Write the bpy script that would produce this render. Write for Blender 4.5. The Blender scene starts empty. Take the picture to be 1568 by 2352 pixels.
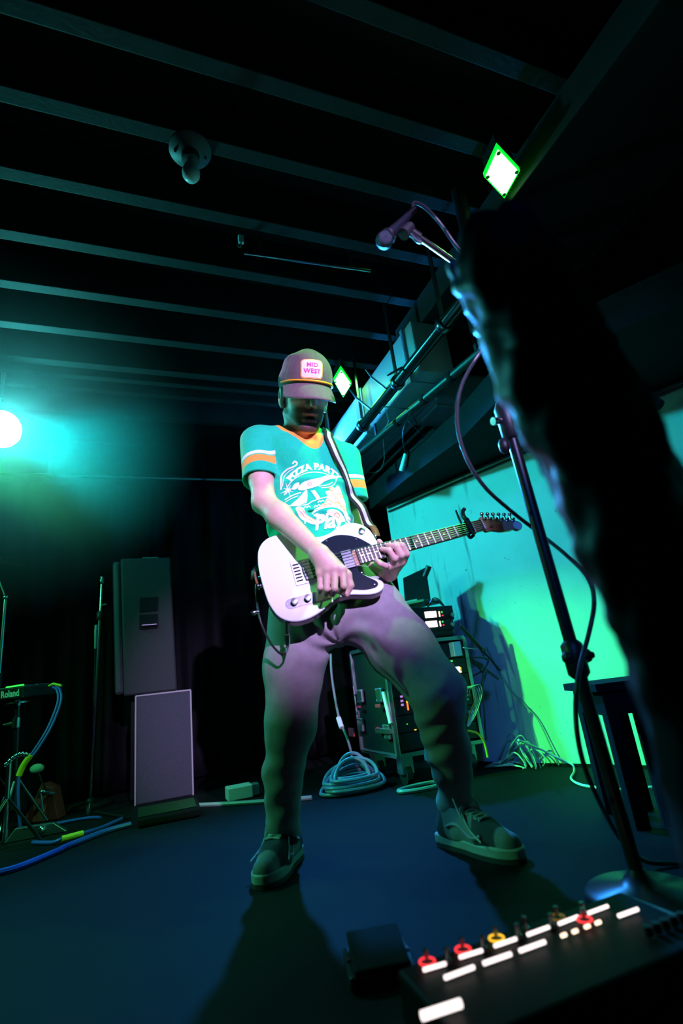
import bpy, bmesh, math, random
import numpy as np
from mathutils import Vector, Matrix
from mathutils.bvhtree import BVHTree

random.seed(7)
rng = np.random.RandomState(7)
scene = bpy.context.scene
COL = scene.collection

# ------------------------------------------------------------------ camera
IW, IH, FPX = 1568.0, 2352.0, 1200.0
PITCH, ROLL, CAMH = math.radians(18.0), math.radians(7.0), 0.52
_f = np.array([0, math.cos(PITCH), math.sin(PITCH)])
_r0 = np.array([1.0, 0, 0]); _u0 = np.cross(_r0, _f)
_c, _s = math.cos(ROLL), math.sin(ROLL)
_r = _c * _r0 - _s * _u0; _u = _s * _r0 + _c * _u0
CAM = np.array([0, 0, CAMH])
cam_data = bpy.data.cameras.new('camera')
cam = bpy.data.objects.new('camera', cam_data); COL.objects.link(cam)
cam.matrix_world = Matrix(((_r[0], _u[0], -_f[0], CAM[0]), (_r[1], _u[1], -_f[1], CAM[1]), (_r[2], _u[2], -_f[2], CAM[2]), (0, 0, 0, 1)))
cam_data.sensor_fit = 'HORIZONTAL'; cam_data.sensor_width = 24.0; cam_data.lens = FPX / IW * 24.0
cam_data.clip_start = 0.02
cam_data.dof.use_dof = True; cam_data.dof.focus_distance = 2.15; cam_data.dof.aperture_fstop = 1.7
scene.camera = cam

def ray(x, y): return _f * FPX + _r * (x - IW / 2) + _u * (IH / 2 - y)
def PY(x, y, Y):                      # point of a pixel's ray at world depth Y
    d = ray(x, y); return CAM + d * (Y / d[1])
def PZ(x, y, z=0.0):                  # point of a pixel's ray at world height z
    d = ray(x, y); return CAM + d * ((z - CAM[2]) / d[2])
TH = math.radians(22.5)               # the building is turned against the camera
E1 = np.array([math.cos(TH), math.sin(TH), 0]); E2 = np.array([-math.sin(TH), math.cos(TH), 0]); EZ = np.array([0, 0, 1.0])
def B(a, s, z): return E1 * a + E2 * s + EZ * z
def ab(p): return float(np.dot(p, E1)), float(np.dot(p, E2))

# ------------------------------------------------------------------ world, lamps, exposure
world = bpy.data.worlds.new('dark_club'); scene.world = world; world.use_nodes = True
world.node_tree.nodes['Background'].inputs[0].default_value = (0.002, 0.006, 0.012, 1)
world.node_tree.nodes['Background'].inputs[1].default_value = 0.03
scene.view_settings.view_transform = 'Standard'; scene.view_settings.look = 'None'
scene.view_settings.exposure = 0.0; scene.view_settings.gamma = 1.0
scene.view_settings.use_curve_mapping = False
try:
    scene.cycles.use_denoising = True
    scene.cycles.max_bounces = 6; scene.cycles.diffuse_bounces = 3; scene.cycles.glossy_bounces = 3
    scene.cycles.sample_clamp_indirect = 3.0
except Exception: pass

def spot(name, loc, target, color, power, angle=50, blend=0.4, radius=0.05):
    l = bpy.data.lights.new(name, 'SPOT'); l.color = color; l.energy = power
    l.spot_size = math.radians(angle); l.spot_blend = blend; l.shadow_soft_size = radius
    o = bpy.data.objects.new(name, l); COL.objects.link(o)
    o.location = Vector(loc); d = Vector(target) - Vector(loc)
    o.rotation_euler = d.to_track_quat('-Z', 'Y').to_euler()
    return o

def unit_(a, b): d = np.array(a) - np.array(b); return d / np.linalg.norm(d)
LAMP_CYAN = PZ(-4, 985, 2.14)
LAMP_BLUE = PZ(700, 1050, 2.2)
LAMP_RIM_B = PZ(764, 1085, 1.78)
LAMP_G1 = PZ(1151, 396, 2.36)
LAMP_G2 = PZ(787, 880, 2.36)
MAN = np.array([-0.06, 1.78, 1.05])
# front wash from above the audience: spots of different colour
spot('front_pink_spot', (-1.15, -2.3, 2.75), MAN + [0.0, 0, -0.06], (1.0, 0.34, 0.62), 3600, 18.5, 0.85, 0.03)
spot('front_aqua_spot', (-1.75, -2.2, 2.75), MAN + [0.02, 0, 0.24], (0.20, 1.0, 0.72), 6000, 13.5, 0.85, 0.03)
spot('front_violet_spot', (1.3, -2.3, 2.7), MAN + [-0.05, 0, 0.10], (0.62, 0.46, 1.0), 2100, 17, 0.85, 0.03)
spot('front_blue_wash', (0.3, -2.6, 2.8), (0.85, 3.0, 0.65), (0.05, 0.22, 1.0), 330, 24, 0.9, 0.04)
spot('side_green_spot', (-3.1, 1.2, 1.9), (-1.2, 2.4, 0.55), (0.08, 1.0, 0.34), 120, 74, 0.6, 0.04)
spot('wall_green_spot', (-2.5, 2.1, 2.25), (1.12, 2.78, 0.10), (0.05, 1.0, 0.12), 1500, 24, 1.0, 0.03)
# cyan lamp at the left, aimed across the stage at the bare wall
spot('cyan_lamp_light', LAMP_CYAN + unit_([0.3, 1.2, 1.0], LAMP_CYAN) * 0.075, (1.15, 2.8, 0.80), (0.0, 0.86, 0.95), 350, 60, 0.6, 0.05)
# blue back light behind the guitarist, and its neighbour aimed at the duct
spot('blue_back_light', LAMP_BLUE + [0.0, -0.08, -0.05], (0.02, 0.95, 0.1), (0.03, 0.30, 1.0), 420, 80, 0.7, 0.05)
spot('blue_post_light', LAMP_RIM_B + unit_([0.30, 0.8, 1.15], LAMP_RIM_B) * 0.13, (0.30, 0.8, 1.15), (0.04, 0.38, 1.0), 900, 34, 0.5, 0.05)
spot('blue_side_light', LAMP_BLUE + [0.12, -0.06, -0.04], (0.6, 2.9, 2.0), (0.02, 0.34, 1.0), 450, 70, 0.6, 0.05)
# green ceiling lamps
spot('green_lamp_light_near', LAMP_G1 + [0.0, 0.0, -0.06], (-0.02, 1.76, 1.35), (0.10, 1.0, 0.12), 130, 52, 0.8, 0.05)
spot('green_lamp_light_far', LAMP_G2 + [0.0, -0.03, -0.06], (-0.25, 1.6, 0.6), (0.08, 1.0, 0.12), 6, 120, 0.6, 0.05)

# ------------------------------------------------------------------ materials
def mat(name, col, rough=0.5, metal=0.0, spec=0.5, vary=0.0, vscale=20.0, bump=0.0, bscale=120.0, emit=None, estr=0.0, coat=0.0, sheen=0.0):
    m = bpy.data.materials.new(name); m.use_nodes = True
    nt = m.node_tree; p = nt.nodes['Principled BSDF']
    p.inputs['Base Color'].default_value = (*col, 1); p.inputs['Roughness'].default_value = rough
    p.inputs['Metallic'].default_value = metal; p.inputs['Specular IOR Level'].default_value = spec
    p.inputs['Coat Weight'].default_value = coat
    p.inputs['Sheen Weight'].default_value = sheen; p.inputs['Sheen Roughness'].default_value = 0.35
    if vary > 0 or bump > 0:
        tc = nt.nodes.new('ShaderNodeTexCoord')
    if vary > 0:
        n = nt.nodes.new('ShaderNodeTexNoise'); n.inputs['Scale'].default_value = vscale; n.inputs['Detail'].default_value = 5
        nt.links.new(tc.outputs['Object'], n.inputs['Vector'])
        r = nt.nodes.new('ShaderNodeValToRGB')
        lo = [max(0, c * (1 - vary)) for c in col]; hi = [min(1, c * (1 + vary)) for c in col]
        r.color_ramp.elements[0].color = (*lo, 1); r.color_ramp.elements[1].color = (*hi, 1)
        r.color_ramp.elements[0].position = 0.3; r.color_ramp.elements[1].position = 0.7
        nt.links.new(n.outputs['Fac'], r.inputs['Fac']); nt.links.new(r.outputs['Color'], p.inputs['Base Color'])
    if bump > 0:
        n2 = nt.nodes.new('ShaderNodeTexNoise'); n2.inputs['Scale'].default_value = bscale; n2.inputs['Detail'].default_value = 3
        nt.links.new(tc.outputs['Object'], n2.inputs['Vector'])
        b = nt.nodes.new('ShaderNodeBump'); b.inputs['Strength'].default_value = bump; b.inputs['Distance'].default_value = 0.005
        nt.links.new(n2.outputs['Fac'], b.inputs['Height']); nt.links.new(b.outputs['Normal'], p.inputs['Normal'])
    if emit:
        p.inputs['Emission Color'].default_value = (*emit, 1); p.inputs['Emission Strength'].default_value = estr
    return m

MT = {}
MT['black'] = mat('black_plastic', (0.012, 0.012, 0.014), 0.45)
MT['black_matte'] = mat('black_matte', (0.005, 0.005, 0.006), 0.9, spec=0.2)
MT['black_cloth'] = mat('black_cloth', (0.004, 0.004, 0.0045), 0.8, spec=0.12, bump=0.3, bscale=400)
MT['black_metal'] = mat('black_metal', (0.02, 0.02, 0.022), 0.35, metal=0.3)
MT['chrome'] = mat('chrome', (0.8, 0.8, 0.82), 0.2, metal=1.0)
MT['steel'] = mat('brushed_steel', (0.5, 0.5, 0.52), 0.35, metal=1.0)
MT['gunmetal'] = mat('dark_steel', (0.12, 0.12, 0.13), 0.3, metal=1.0)
MT['white_lacquer'] = mat('white_lacquer', (0.86, 0.85, 0.86), 0.22, coat=0.5, vary=0.02, vscale=6)
MT['body_edge'] = mat('dark_guitar_edge', (0.05, 0.03, 0.03), 0.3, coat=0.4)
MT['guard'] = mat('pickguard_black', (0.012, 0.016, 0.03), 0.12, coat=0.6)
MT['maple'] = mat('maple', (0.55, 0.25, 0.15), 0.35, vary=0.25, vscale=30, coat=0.3)
MT['rosewood'] = mat('rosewood', (0.06, 0.025, 0.025), 0.4, vary=0.4, vscale=40)
MT['fret'] = mat('fret_wire', (0.85, 0.83, 0.8), 0.3, metal=0.85)
MT['dot'] = mat('inlay_dot', (0.95, 0.62, 0.28), 0.3)
MT['white_plastic'] = mat('white_plastic', (0.8, 0.8, 0.8), 0.4)
MT['grey_plastic'] = mat('grey_plastic', (0.2, 0.2, 0.22), 0.5)
MT['orange_cord'] = mat('orange_cord', (0.95, 0.42, 0.02), 0.6)
MT['orange_print'] = mat('orange_print', (0.95, 0.42, 0.08), 0.7)
MT['white_print'] = mat('white_print', (0.88, 0.86, 0.9), 0.7)
MT['pink_print'] = mat('pink_thread', (0.75, 0.04, 0.32), 0.7)
MT['cap'] = mat('cap_cotton', (0.15, 0.095, 0.10), 0.85, vary=0.12, vscale=60, bump=0.2, bscale=500, sheen=0.3)
MT['strap'] = mat('strap_web', (0.015, 0.013, 0.015), 0.7)
MT['strap_light'] = mat('strap_grey_stripe', (0.55, 0.5, 0.52), 0.7)
MT['leather'] = mat('brown_leather', (0.2, 0.06, 0.03), 0.6, vary=0.2)
MT['shoe_canvas'] = mat('shoe_canvas', (0.26, 0.24, 0.25), 0.8, vary=0.15, vscale=50, bump=0.2, bscale=500)
MT['shoe_dark'] = mat('shoe_dark_suede', (0.05, 0.04, 0.045), 0.85, vary=0.2, vscale=60)
MT['shoe_stripe'] = mat('shoe_side_stripe', (0.35, 0.28, 0.36), 0.7)
MT['sole'] = mat('shoe_rubber', (0.40, 0.40, 0.38), 0.6, vary=0.1)
MT['outsole'] = mat('shoe_outsole', (0.03, 0.03, 0.03), 0.8)
MT['lace'] = mat('shoe_lace', (0.5, 0.48, 0.46), 0.8)
MT['cable_black'] = mat('cable_black', (0.02, 0.02, 0.022), 0.4)
MT['cable_grey'] = mat('cable_grey', (0.25, 0.27, 0.29), 0.4)
MT['cable_dark'] = mat('cable_dark_grey', (0.025, 0.03, 0.032), 0.4)
MT['cable_blue'] = mat('cable_blue', (0.04, 0.08, 0.5), 0.45)
MT['cable_white'] = mat('cable_white', (0.7, 0.7, 0.7), 0.4)
MT['cable_yellow'] = mat('cable_yellow', (0.9, 0.55, 0.02), 0.5)
MT['tape_yellow'] = mat('tape_yellow', (0.95, 0.6, 0.02), 0.5, emit=None)
MT['red'] = mat('red_plastic', (0.7, 0.02, 0.05), 0.5)
MT['dark_red'] = mat('dark_red', (0.30, 0.02, 0.015), 0.6)
MT['bronze'] = mat('cymbal_bronze', (0.45, 0.32, 0.12), 0.3, metal=1.0, bump=0.1, bscale=60)
MT['wood_joist'] = mat('joist_paint', (0.013, 0.015, 0.0145), 0.7, vary=0.35, vscale=9, bump=0.3, bscale=50)
MT['deck'] = mat('ceiling_boards', (0.008, 0.009, 0.009), 0.85)
MT['pipe_white'] = mat('duct_enamel', (0.42, 0.45, 0.47), 0.45, vary=0.08, vscale=5)
MT['carpet_side'] = mat('cabinet_carpet', (0.055, 0.05, 0.065), 0.9, spec=0.2, vary=0.15, vscale=150, bump=0.4, bscale=350)
MT['cabinet'] = mat('cabinet_textured_black', (0.009, 0.0095, 0.01), 0.7, vary=0.1, vscale=100, bump=0.3, bscale=300)
MT['cabinet_edge'] = mat('cabinet_lit_edge', (0.35, 0.28, 0.3), 0.6)  # pink light along the subwoofer's edges, put into the colour
MT['frosted'] = mat('frosted_bulb', (0.9, 0.92, 0.92), 0.25, coat=0.3)
MT['ceramic'] = mat('ceramic_holder', (0.08, 0.085, 0.085), 0.5)
def glow(name, col, s): return mat(name, (0.02, 0.02, 0.02), 0.5, emit=col, estr=s)
MT['em_cyan'] = glow('cyan_lamp_lens', (0.10, 1.0, 1.0), 230)
MT['em_blue'] = glow('blue_lamp_lens', (0.05, 0.3, 1.0), 8)
MT['em_green'] = glow('green_lamp_lens', (0.30, 1.0, 0.30), 12)
MT['em_green_rim'] = glow('green_lamp_rim', (0.0, 1.0, 0.02), 2.2)
MT['em_white'] = glow('white_display', (1.0, 0.86, 0.84), 1.9)
MT['em_warm'] = glow('warm_display', (1.0, 0.72, 0.5), 2.5)
MT['em_red'] = glow('red_led', (1.0, 0.03, 0.04), 1.8)
MT['em_pink'] = glow('pink_led', (1.0, 0.0, 0.35), 2.0)
MT['em_yellow'] = glow('yellow_led', (1.0, 0.55, 0.02), 1.5)
MT['em_yellow_dim'] = glow('yellow_led_dim', (1.0, 0.6, 0.02), 0.15)
MT['em_greenled'] = glow('green_led', (0.05, 1.0, 0.1), 1.2)
MT['em_orange'] = glow('orange_display', (1.0, 0.2, 0.02), 1.6)
MT['em_violet'] = glow('violet_display', (0.55, 0.3, 0.9), 0.8)
MT['em_bluewhite'] = glow('blue_white_display', (0.6, 0.7, 1.0), 1.6)

# ------------------------------------------------------------------ mesh helpers
def V3(p): return np.array(p, dtype=float)
def unit(v): v = V3(v); return v / (np.linalg.norm(v) + 1e-12)
class MB:
    def __init__(s): s.v = []; s.f = []
    def add(s, vs, fs):
        o = len(s.v); s.v.extend([tuple(p) for p in vs]); s.f.extend([tuple(i + o for i in f) for f in fs]); return s
    def box(s, c, ax, half):
        c = V3(c); a = [unit(x) for x in ax]
        vs = [c + a[0] * half[0] * i + a[1] * half[1] * j + a[2] * half[2] * k for i in (-1, 1) for j in (-1, 1) for k in (-1, 1)]
        fs = [(0, 1, 3, 2), (4, 6, 7, 5), (0, 4, 5, 1), (2, 3, 7, 6), (0, 2, 6, 4), (1, 5, 7, 3)]
        if np.dot(np.cross(a[0], a[1]), a[2]) < 0: fs = [f[::-1] for f in fs]
        return s.add(vs, fs)
    def tube(s, path, r, n=8, caps=True):
        P = [V3(p) for p in path]; m = len(P); R = r if hasattr(r, '__len__') else [r] * m
        T = [unit(P[min(i + 1, m - 1)] - P[max(i - 1, 0)]) for i in range(m)]
        ref = np.array([0, 0, 1.0]) if abs(T[0][2]) < 0.9 else np.array([1.0, 0, 0])
        u = unit(np.cross(T[0], ref)); vs = []
        for i in range(m):
            u = unit(u - T[i] * np.dot(u, T[i])); w = np.cross(T[i], u)
            for k in range(n):
                t = 2 * math.pi * k / n; vs.append(P[i] + R[i] * (u * math.cos(t) + w * math.sin(t)))
        fs = [(i * n + k, i * n + (k + 1) % n, (i + 1) * n + (k + 1) % n, (i + 1) * n + k) for i in range(m - 1) for k in range(n)]
        if caps: fs += [tuple(range(n))[::-1], tuple((m - 1) * n + k for k in range(n))]
        return s.add(vs, fs)
    def lathe(s, c, axis, prof, n=24):           # prof: list of (radius, height along axis)
        c = V3(c); a = unit(axis); ref = np.array([1.0, 0, 0]) if abs(a[0]) < 0.9 else np.array([0, 1.0, 0])
        u = unit(np.cross(a, ref)); w = np.cross(a, u); vs = []
        for r, h in prof:
            for k in range(n):
                t = 2 * math.pi * k / n; vs.append(c + a * h + max(r, 1e-5) * (u * math.cos(t) + w * math.sin(t)))
        m = len(prof)
        fs = [(i * n + k, i * n + (k + 1) % n, (i + 1) * n + (k + 1) % n, (i + 1) * n + k) for i in range(m - 1) for k in range(n)]
        fs += [tuple(range(n))[::-1], tuple((m - 1) * n + k for k in range(n))]
        return s.add(vs, fs)
    def ball(s, c, r, n=12, sq=(1, 1, 1)):
        c = V3(c); vs = []; fs = []; m = n // 2
        for i in range(m + 1):
            th = math.pi * i / m
            for k in range(n):
                t = 2 * math.pi * k / n
                vs.append(c + r * np.array([sq[0] * math.sin(th) * math.cos(t), sq[1] * math.sin(th) * math.sin(t), sq[2] * math.cos(th)]))
        fs = [(i * n + k, (i + 1) * n + k, (i + 1) * n + (k + 1) % n, i * n + (k + 1) % n) for i in range(m) for k in range(n)]
        return s.add(vs, fs)
    def prism(s, poly, o, ax, ay, n0, n1, an):   # poly in 2D, extruded from n0 to n1 along an
        o = V3(o); ax = V3(ax); ay = V3(ay); an = V3(an); m = len(poly)
        lo = [o + ax * p[0] + ay * p[1] + an * n0 for p in poly]; hi = [o + ax * p[0] + ay * p[1] + an * n1 for p in poly]
        fs = [tuple(range(m))[::-1], tuple(range(m, 2 * m))] + [(k, (k + 1) % m, m + (k + 1) % m, m + k) for k in range(m)]
        return s.add(lo + hi, fs)
    def build(s, name, m, parent=None, smooth=False, bevel=0.0, root=None, kind=None):
        return obj(name, s.v, s.f, m, parent, smooth, bevel, root, kind)

def root_loc(o):
    while o is not None and o.parent is not None: o = o.parent
    return np.array(o.location) if o is not None else np.zeros(3)
def obj(name, v, f, m, parent=None, smooth=False, bevel=0.0, root=None, kind=None):
    me = bpy.data.meshes.new(name)
    off = root_loc(parent) if parent is not None else np.zeros(3)
    vv = np.array(v, dtype=float)
    if parent is None:
        lo = vv.min(0); hi = vv.max(0); off = np.array([(lo[0] + hi[0]) / 2, (lo[1] + hi[1]) / 2, lo[2]])
    me.from_pydata([tuple(p) for p in (vv - off)], [], f); me.update()
    bm = bmesh.new(); bm.from_mesh(me); bmesh.ops.recalc_face_normals(bm, faces=bm.faces); bm.to_mesh(me); bm.free()
    if m is not None: me.materials.append(m)
    if smooth:
        me.polygons.foreach_set('use_smooth', [True] * len(me.polygons))
        try: me.set_sharp_from_angle(angle=math.radians(45))
        except Exception: pass
    o = bpy.data.objects.new(name, me); COL.objects.link(o)
    if parent is None: o.location = off
    else: o.parent = parent
    if bevel > 0:
        b = o.modifiers.new('bevel', 'BEVEL'); b.width = bevel; b.segments = 2; b.limit_method = 'ANGLE'
    if kind: o['kind'] = kind
    return o
def thing(name, label, cat, loc, group=None):
    o = bpy.data.objects.new(name, None); COL.objects.link(o); o.location = Vector(loc); o.empty_display_size = 0.1
    o['label'] = label; o['category'] = cat
    if group: o['group'] = group
    return o
def tag(o, label, cat, group=None):
    o['label'] = label; o['category'] = cat
    if group: o['group'] = group
    return o
def spline(pts, n=8, closed=False):
    P = [V3(p) for p in pts]; m = len(P); out = []
    for i in range(m if closed else m - 1):
        if closed: p0, p1, p2, p3 = P[(i - 1) % m], P[i], P[(i + 1) % m], P[(i + 2) % m]
        else: p0, p1, p2, p3 = P[max(i - 1, 0)], P[i], P[i + 1], P[min(i + 2, m - 1)]
        for k in range(n):
            t = k / n
            out.append(0.5 * ((2 * p1) + (p2 - p0) * t + (2 * p0 - 5 * p1 + 4 * p2 - p3) * t * t + (3 * p1 - p0 - 3 * p2 + p3) * t ** 3))
    if not closed: out.append(P[-1])
    return out
def cable(name, pts, r, m, label, cat='cable', group=None, n=6, sides=7):
    o = MB().tube(spline(pts, n), r, sides).build(name, m, None, True)
    return tag(o, label, cat, group)
def struct(o): o['kind'] = 'structure'; return o

def text_polys(txt, size=1.0, bold=0.0, shear=0.0, spacing=1.0):   # flat text as (verts2d, tris)
    cu = bpy.data.curves.new('lettering', 'FONT'); cu.body = txt; cu.size = size; cu.align_x = 'CENTER'; cu.offset = bold; cu.shear = shear
    cu.space_character = spacing; cu.resolution_u = 3; cu.fill_mode = 'FRONT'
    o = bpy.data.objects.new('lettering', cu); COL.objects.link(o)
    dg = bpy.context.evaluated_depsgraph_get(); me = bpy.data.meshes.new_from_object(o.evaluated_get(dg))
    bm = bmesh.new(); bm.from_mesh(me); bmesh.ops.triangulate(bm, faces=bm.faces)
    vs = [(v.co.x, v.co.y) for v in bm.verts]; bm.verts.index_update(); fs = [tuple(v.index for v in f.verts) for f in bm.faces]
    bm.free(); bpy.data.meshes.remove(me); bpy.data.objects.remove(o); bpy.data.curves.remove(cu)
    return vs, fs
# ------------------------------------------------------------------ the room
def wall_material():
    m = bpy.data.materials.new('bare_painted_wall'); m.use_nodes = True; nt = m.node_tree; p = nt.nodes['Principled BSDF']
    L = nt.links.new; N = nt.nodes.new
    tc = N('ShaderNodeTexCoord')
    n1 = N('ShaderNodeTexNoise'); n1.inputs['Scale'].default_value = 2.2; n1.inputs['Detail'].default_value = 8; L(tc.outputs['Object'], n1.inputs['Vector'])
    r1 = N('ShaderNodeValToRGB'); r1.color_ramp.elements[0].position = 0.25; r1.color_ramp.elements[1].position = 0.75
    r1.color_ramp.elements[0].color = (0.44, 0.47, 0.46, 1); r1.color_ramp.elements[1].color = (0.62, 0.64, 0.63, 1); L(n1.outputs['Fac'], r1.inputs['Fac'])
    mp = N('ShaderNodeMapping'); mp.inputs['Scale'].default_value = (9, 9, 0.9); L(tc.outputs['Object'], mp.inputs['Vector'])
    n2 = N('ShaderNodeTexNoise'); n2.inputs['Scale'].default_value = 2.0; n2.inputs['Detail'].default_value = 6; L(mp.outputs['Vector'], n2.inputs['Vector'])
    r2 = N('ShaderNodeValToRGB'); r2.color_ramp.elements[0].position = 0.60; r2.color_ramp.elements[1].position = 0.70
    r2.color_ramp.elements[0].color = (0, 0, 0, 1); r2.color_ramp.elements[1].color = (1, 1, 1, 1); L(n2.outputs['Fac'], r2.inputs['Fac'])
    sp = N('ShaderNodeSeparateXYZ'); L(tc.outputs['Object'], sp.inputs['Vector'])
    mr = N('ShaderNodeMapRange'); mr.inputs['From Min'].default_value = -0.80; mr.inputs['From Max'].default_value = -1.0; L(sp.outputs['X'], mr.inputs['Value'])
    mu = N('ShaderNodeMath'); mu.operation = 'MULTIPLY'; L(r2.outputs['Color'], mu.inputs[0]); L(mr.outputs['Result'], mu.inputs[1])
    mx = N('ShaderNodeMixRGB'); mx.inputs['Color2'].default_value = (0.12, 0.10, 0.13, 1); L(mu.outputs['Value'], mx.inputs['Fac']); L(r1.outputs['Color'], mx.inputs['Color1'])
    n3 = N('ShaderNodeTexNoise'); n3.inputs['Scale'].default_value = 26; n3.inputs['Detail'].default_value = 4; L(tc.outputs['Object'], n3.inputs['Vector'])
    r3 = N('ShaderNodeValToRGB'); r3.color_ramp.elements[0].position = 0.70; r3.color_ramp.elements[1].position = 0.76
    r3.color_ramp.elements[0].color = (0, 0, 0, 1); r3.color_ramp.elements[1].color = (1, 1, 1, 1); L(n3.outputs['Fac'], r3.inputs['Fac'])
    mx2 = N('ShaderNodeMixRGB'); mx2.inputs['Color2'].default_value = (0.2, 0.2, 0.18, 1); L(r3.outputs['Color'], mx2.inputs['Fac']); L(mx.outputs['Color'], mx2.inputs['Color1'])
    L(mx2.outputs['Color'], p.inputs['Base Color']); p.inputs['Roughness'].default_value = 0.6
    b = N('ShaderNodeBump'); b.inputs['Strength'].default_value = 0.25; b.inputs['Distance'].default_value = 0.01
    L(n1.outputs['Fac'], b.inputs['Height']); L(b.outputs['Normal'], p.inputs['Normal'])
    return m
def floor_material():
    m = mat('stage_floor_black', (0.012, 0.013, 0.015), 0.55, spec=0.12)
    nt = m.node_tree; p = nt.nodes['Principled BSDF']; L = nt.links.new; N = nt.nodes.new
    tc = N('ShaderNodeTexCoord'); n = N('ShaderNodeTexNoise'); n.inputs['Scale'].default_value = 2.5; n.inputs['Detail'].default_value = 9
    L(tc.outputs['Object'], n.inputs['Vector'])
    r = N('ShaderNodeValToRGB'); r.color_ramp.elements[0].position = 0.3; r.color_ramp.elements[1].position = 0.75
    r.color_ramp.elements[0].color = (0.0022, 0.0025, 0.003, 1); r.color_ramp.elements[1].color = (0.006, 0.0065, 0.0075, 1)
    L(n.outputs['Fac'], r.inputs['Fac']); L(r.outputs['Color'], p.inputs['Base Color'])
    r2 = N('ShaderNodeMapRange'); r2.inputs['To Min'].default_value = 0.62; r2.inputs['To Max'].default_value = 0.8; L(n.outputs['Fac'], r2.inputs['Value']); L(r2.outputs['Result'], p.inputs['Roughness'])
    n2 = N('ShaderNodeTexNoise'); n2.inputs['Scale'].default_value = 160; L(tc.outputs['Object'], n2.inputs['Vector'])
    b = N('ShaderNodeBump'); b.inputs['Strength'].default_value = 0.25; b.inputs['Distance'].default_value = 0.003
    L(n2.outputs['Fac'], b.inputs['Height']); L(b.outputs['Normal'], p.inputs['Normal'])
    return m
MT['wall'] = wall_material(); MT['floor'] = floor_material()
X3 = [np.array([1.0, 0, 0]), np.array([0, 1.0, 0]), EZ]
BX = [E1, E2, EZ]
fl = struct(MB().box((0, 1.8, -0.05), X3, (4.6, 4.2, 0.05)).build('floor', MT['floor']))

cl = struct(MB().box(B(0.2, 1.3, 2.74), BX, (3.6, 3.4, 0.03)).build('ceiling', MT['deck']))
for s in [-0.9, -0.6, -0.3, 0.0, 0.29, 0.59, 0.89, 1.18, 1.45, 1.755, 2.06, 2.37, 2.68, 2.99, 3.12, 3.27, 3.6]:
    w = 0.03 if s not in (3.12, 3.27) else 0.022
    MB().box(B(-0.95, s, 2.60), BX, (2.55, w, 0.11)).build('joist', MT['wood_joist'], cl, bevel=0.004)
# long ceiling beam the joists rest on, at the right
g = MB().box(B(1.72, 1.3, 2.56), BX, (0.09, 3.3, 0.15)).build('trim_1', MT['deck']); struct(g)
aq = ab(PZ(1205, 488, 2.3))[0]; ar = ab(PZ(1290, 625, 2.3))[0]
g = MB().box(B((aq + ar) / 2 + 0.03, 0.2, 2.4125), BX, ((ar - aq) / 2 + 0.10, 2.1, 0.0775)).build('trim_2', MT['deck'], bevel=0.006); struct(g)

w1 = PZ(1180, 1755); w2 = PZ(1560, 1765); WD = unit(w2 - w1); WN = np.array([WD[1], -WD[0], 0])   # WN faces the stage
if np.dot(WN, -w1) < 0: WN = -WN
def WP(t, z, off=0.0): return w1 + WD * t + EZ * z + WN * off
wl_t0 = -0.55; wl_t1 = 3.2; WTOP = 1.68
# the left end of the wall is at the pixel column x = 910
_d = ray(908, 1300); _t = np.dot(w1 - CAM, WN) / np.dot(_d, WN); wl_t0 = float(np.dot(CAM + _d * _t - w1, WD))
c = WP((wl_t0 + wl_t1) / 2, 0.85, -0.05)
wr = struct(MB().box(c, [WD, WN, EZ], ((wl_t1 - wl_t0) / 2, 0.05, 0.87)).build('wall_right', MT['wall']))
struct(MB().box(WP((wl_t0 + wl_t1) / 2, 0.004, 0.011), [WD, WN, EZ], ((wl_t1 - wl_t0) / 2, 0.009, 0.006)).build('baseboard_right', MT['black_matte']))
# soffit ledge that closes the wall at the top, with two cables clipped to its corner
so = MB(); pl = [WP(wl_t0 - 0.12, WTOP, -0.1), WP(wl_t1, WTOP, -0.1), WP(wl_t1, WTOP, 0.33), PZ(1210, 850, WTOP), PZ(1057, 1010, WTOP), PZ(935, 1098, WTOP), PZ(850, 1170, WTOP)]
so.prism([(p[0], p[1]) for p in pl], (0, 0, WTOP), X3[0], X3[1], 0.0, 0.16, EZ)
sf = struct(so.build('trim_3', mat('soffit_dark_paint', (0.005, 0.006, 0.007), 0.8, spec=0.15, vary=0.3, vscale=6)))
for k in range(2):
    MB().tube([WP(wl_t0 + 0.02, WTOP - 0.02 - 0.028 * k, 0.01), WP(0.0, WTOP - 0.012 - 0.03 * k, 0.012), WP(0.9, WTOP - 0.012 - 0.022 * k, 0.012), WP(2.6, WTOP - 0.012 - 0.02 * k, 0.012)], 0.007, 6).build('clipped_cable', MT['gunmetal'], sf, True)
struct(MB().box(B(-0.4, 4.50, 1.3), BX, (3.4, 0.05, 1.45)).build('wall_back', MT['black_matte']))
struct(MB().box((-3.5, 1.8, 1.3), X3, (0.05, 4.0, 1.45)).build('wall_left', MT['black_matte']))
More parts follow.
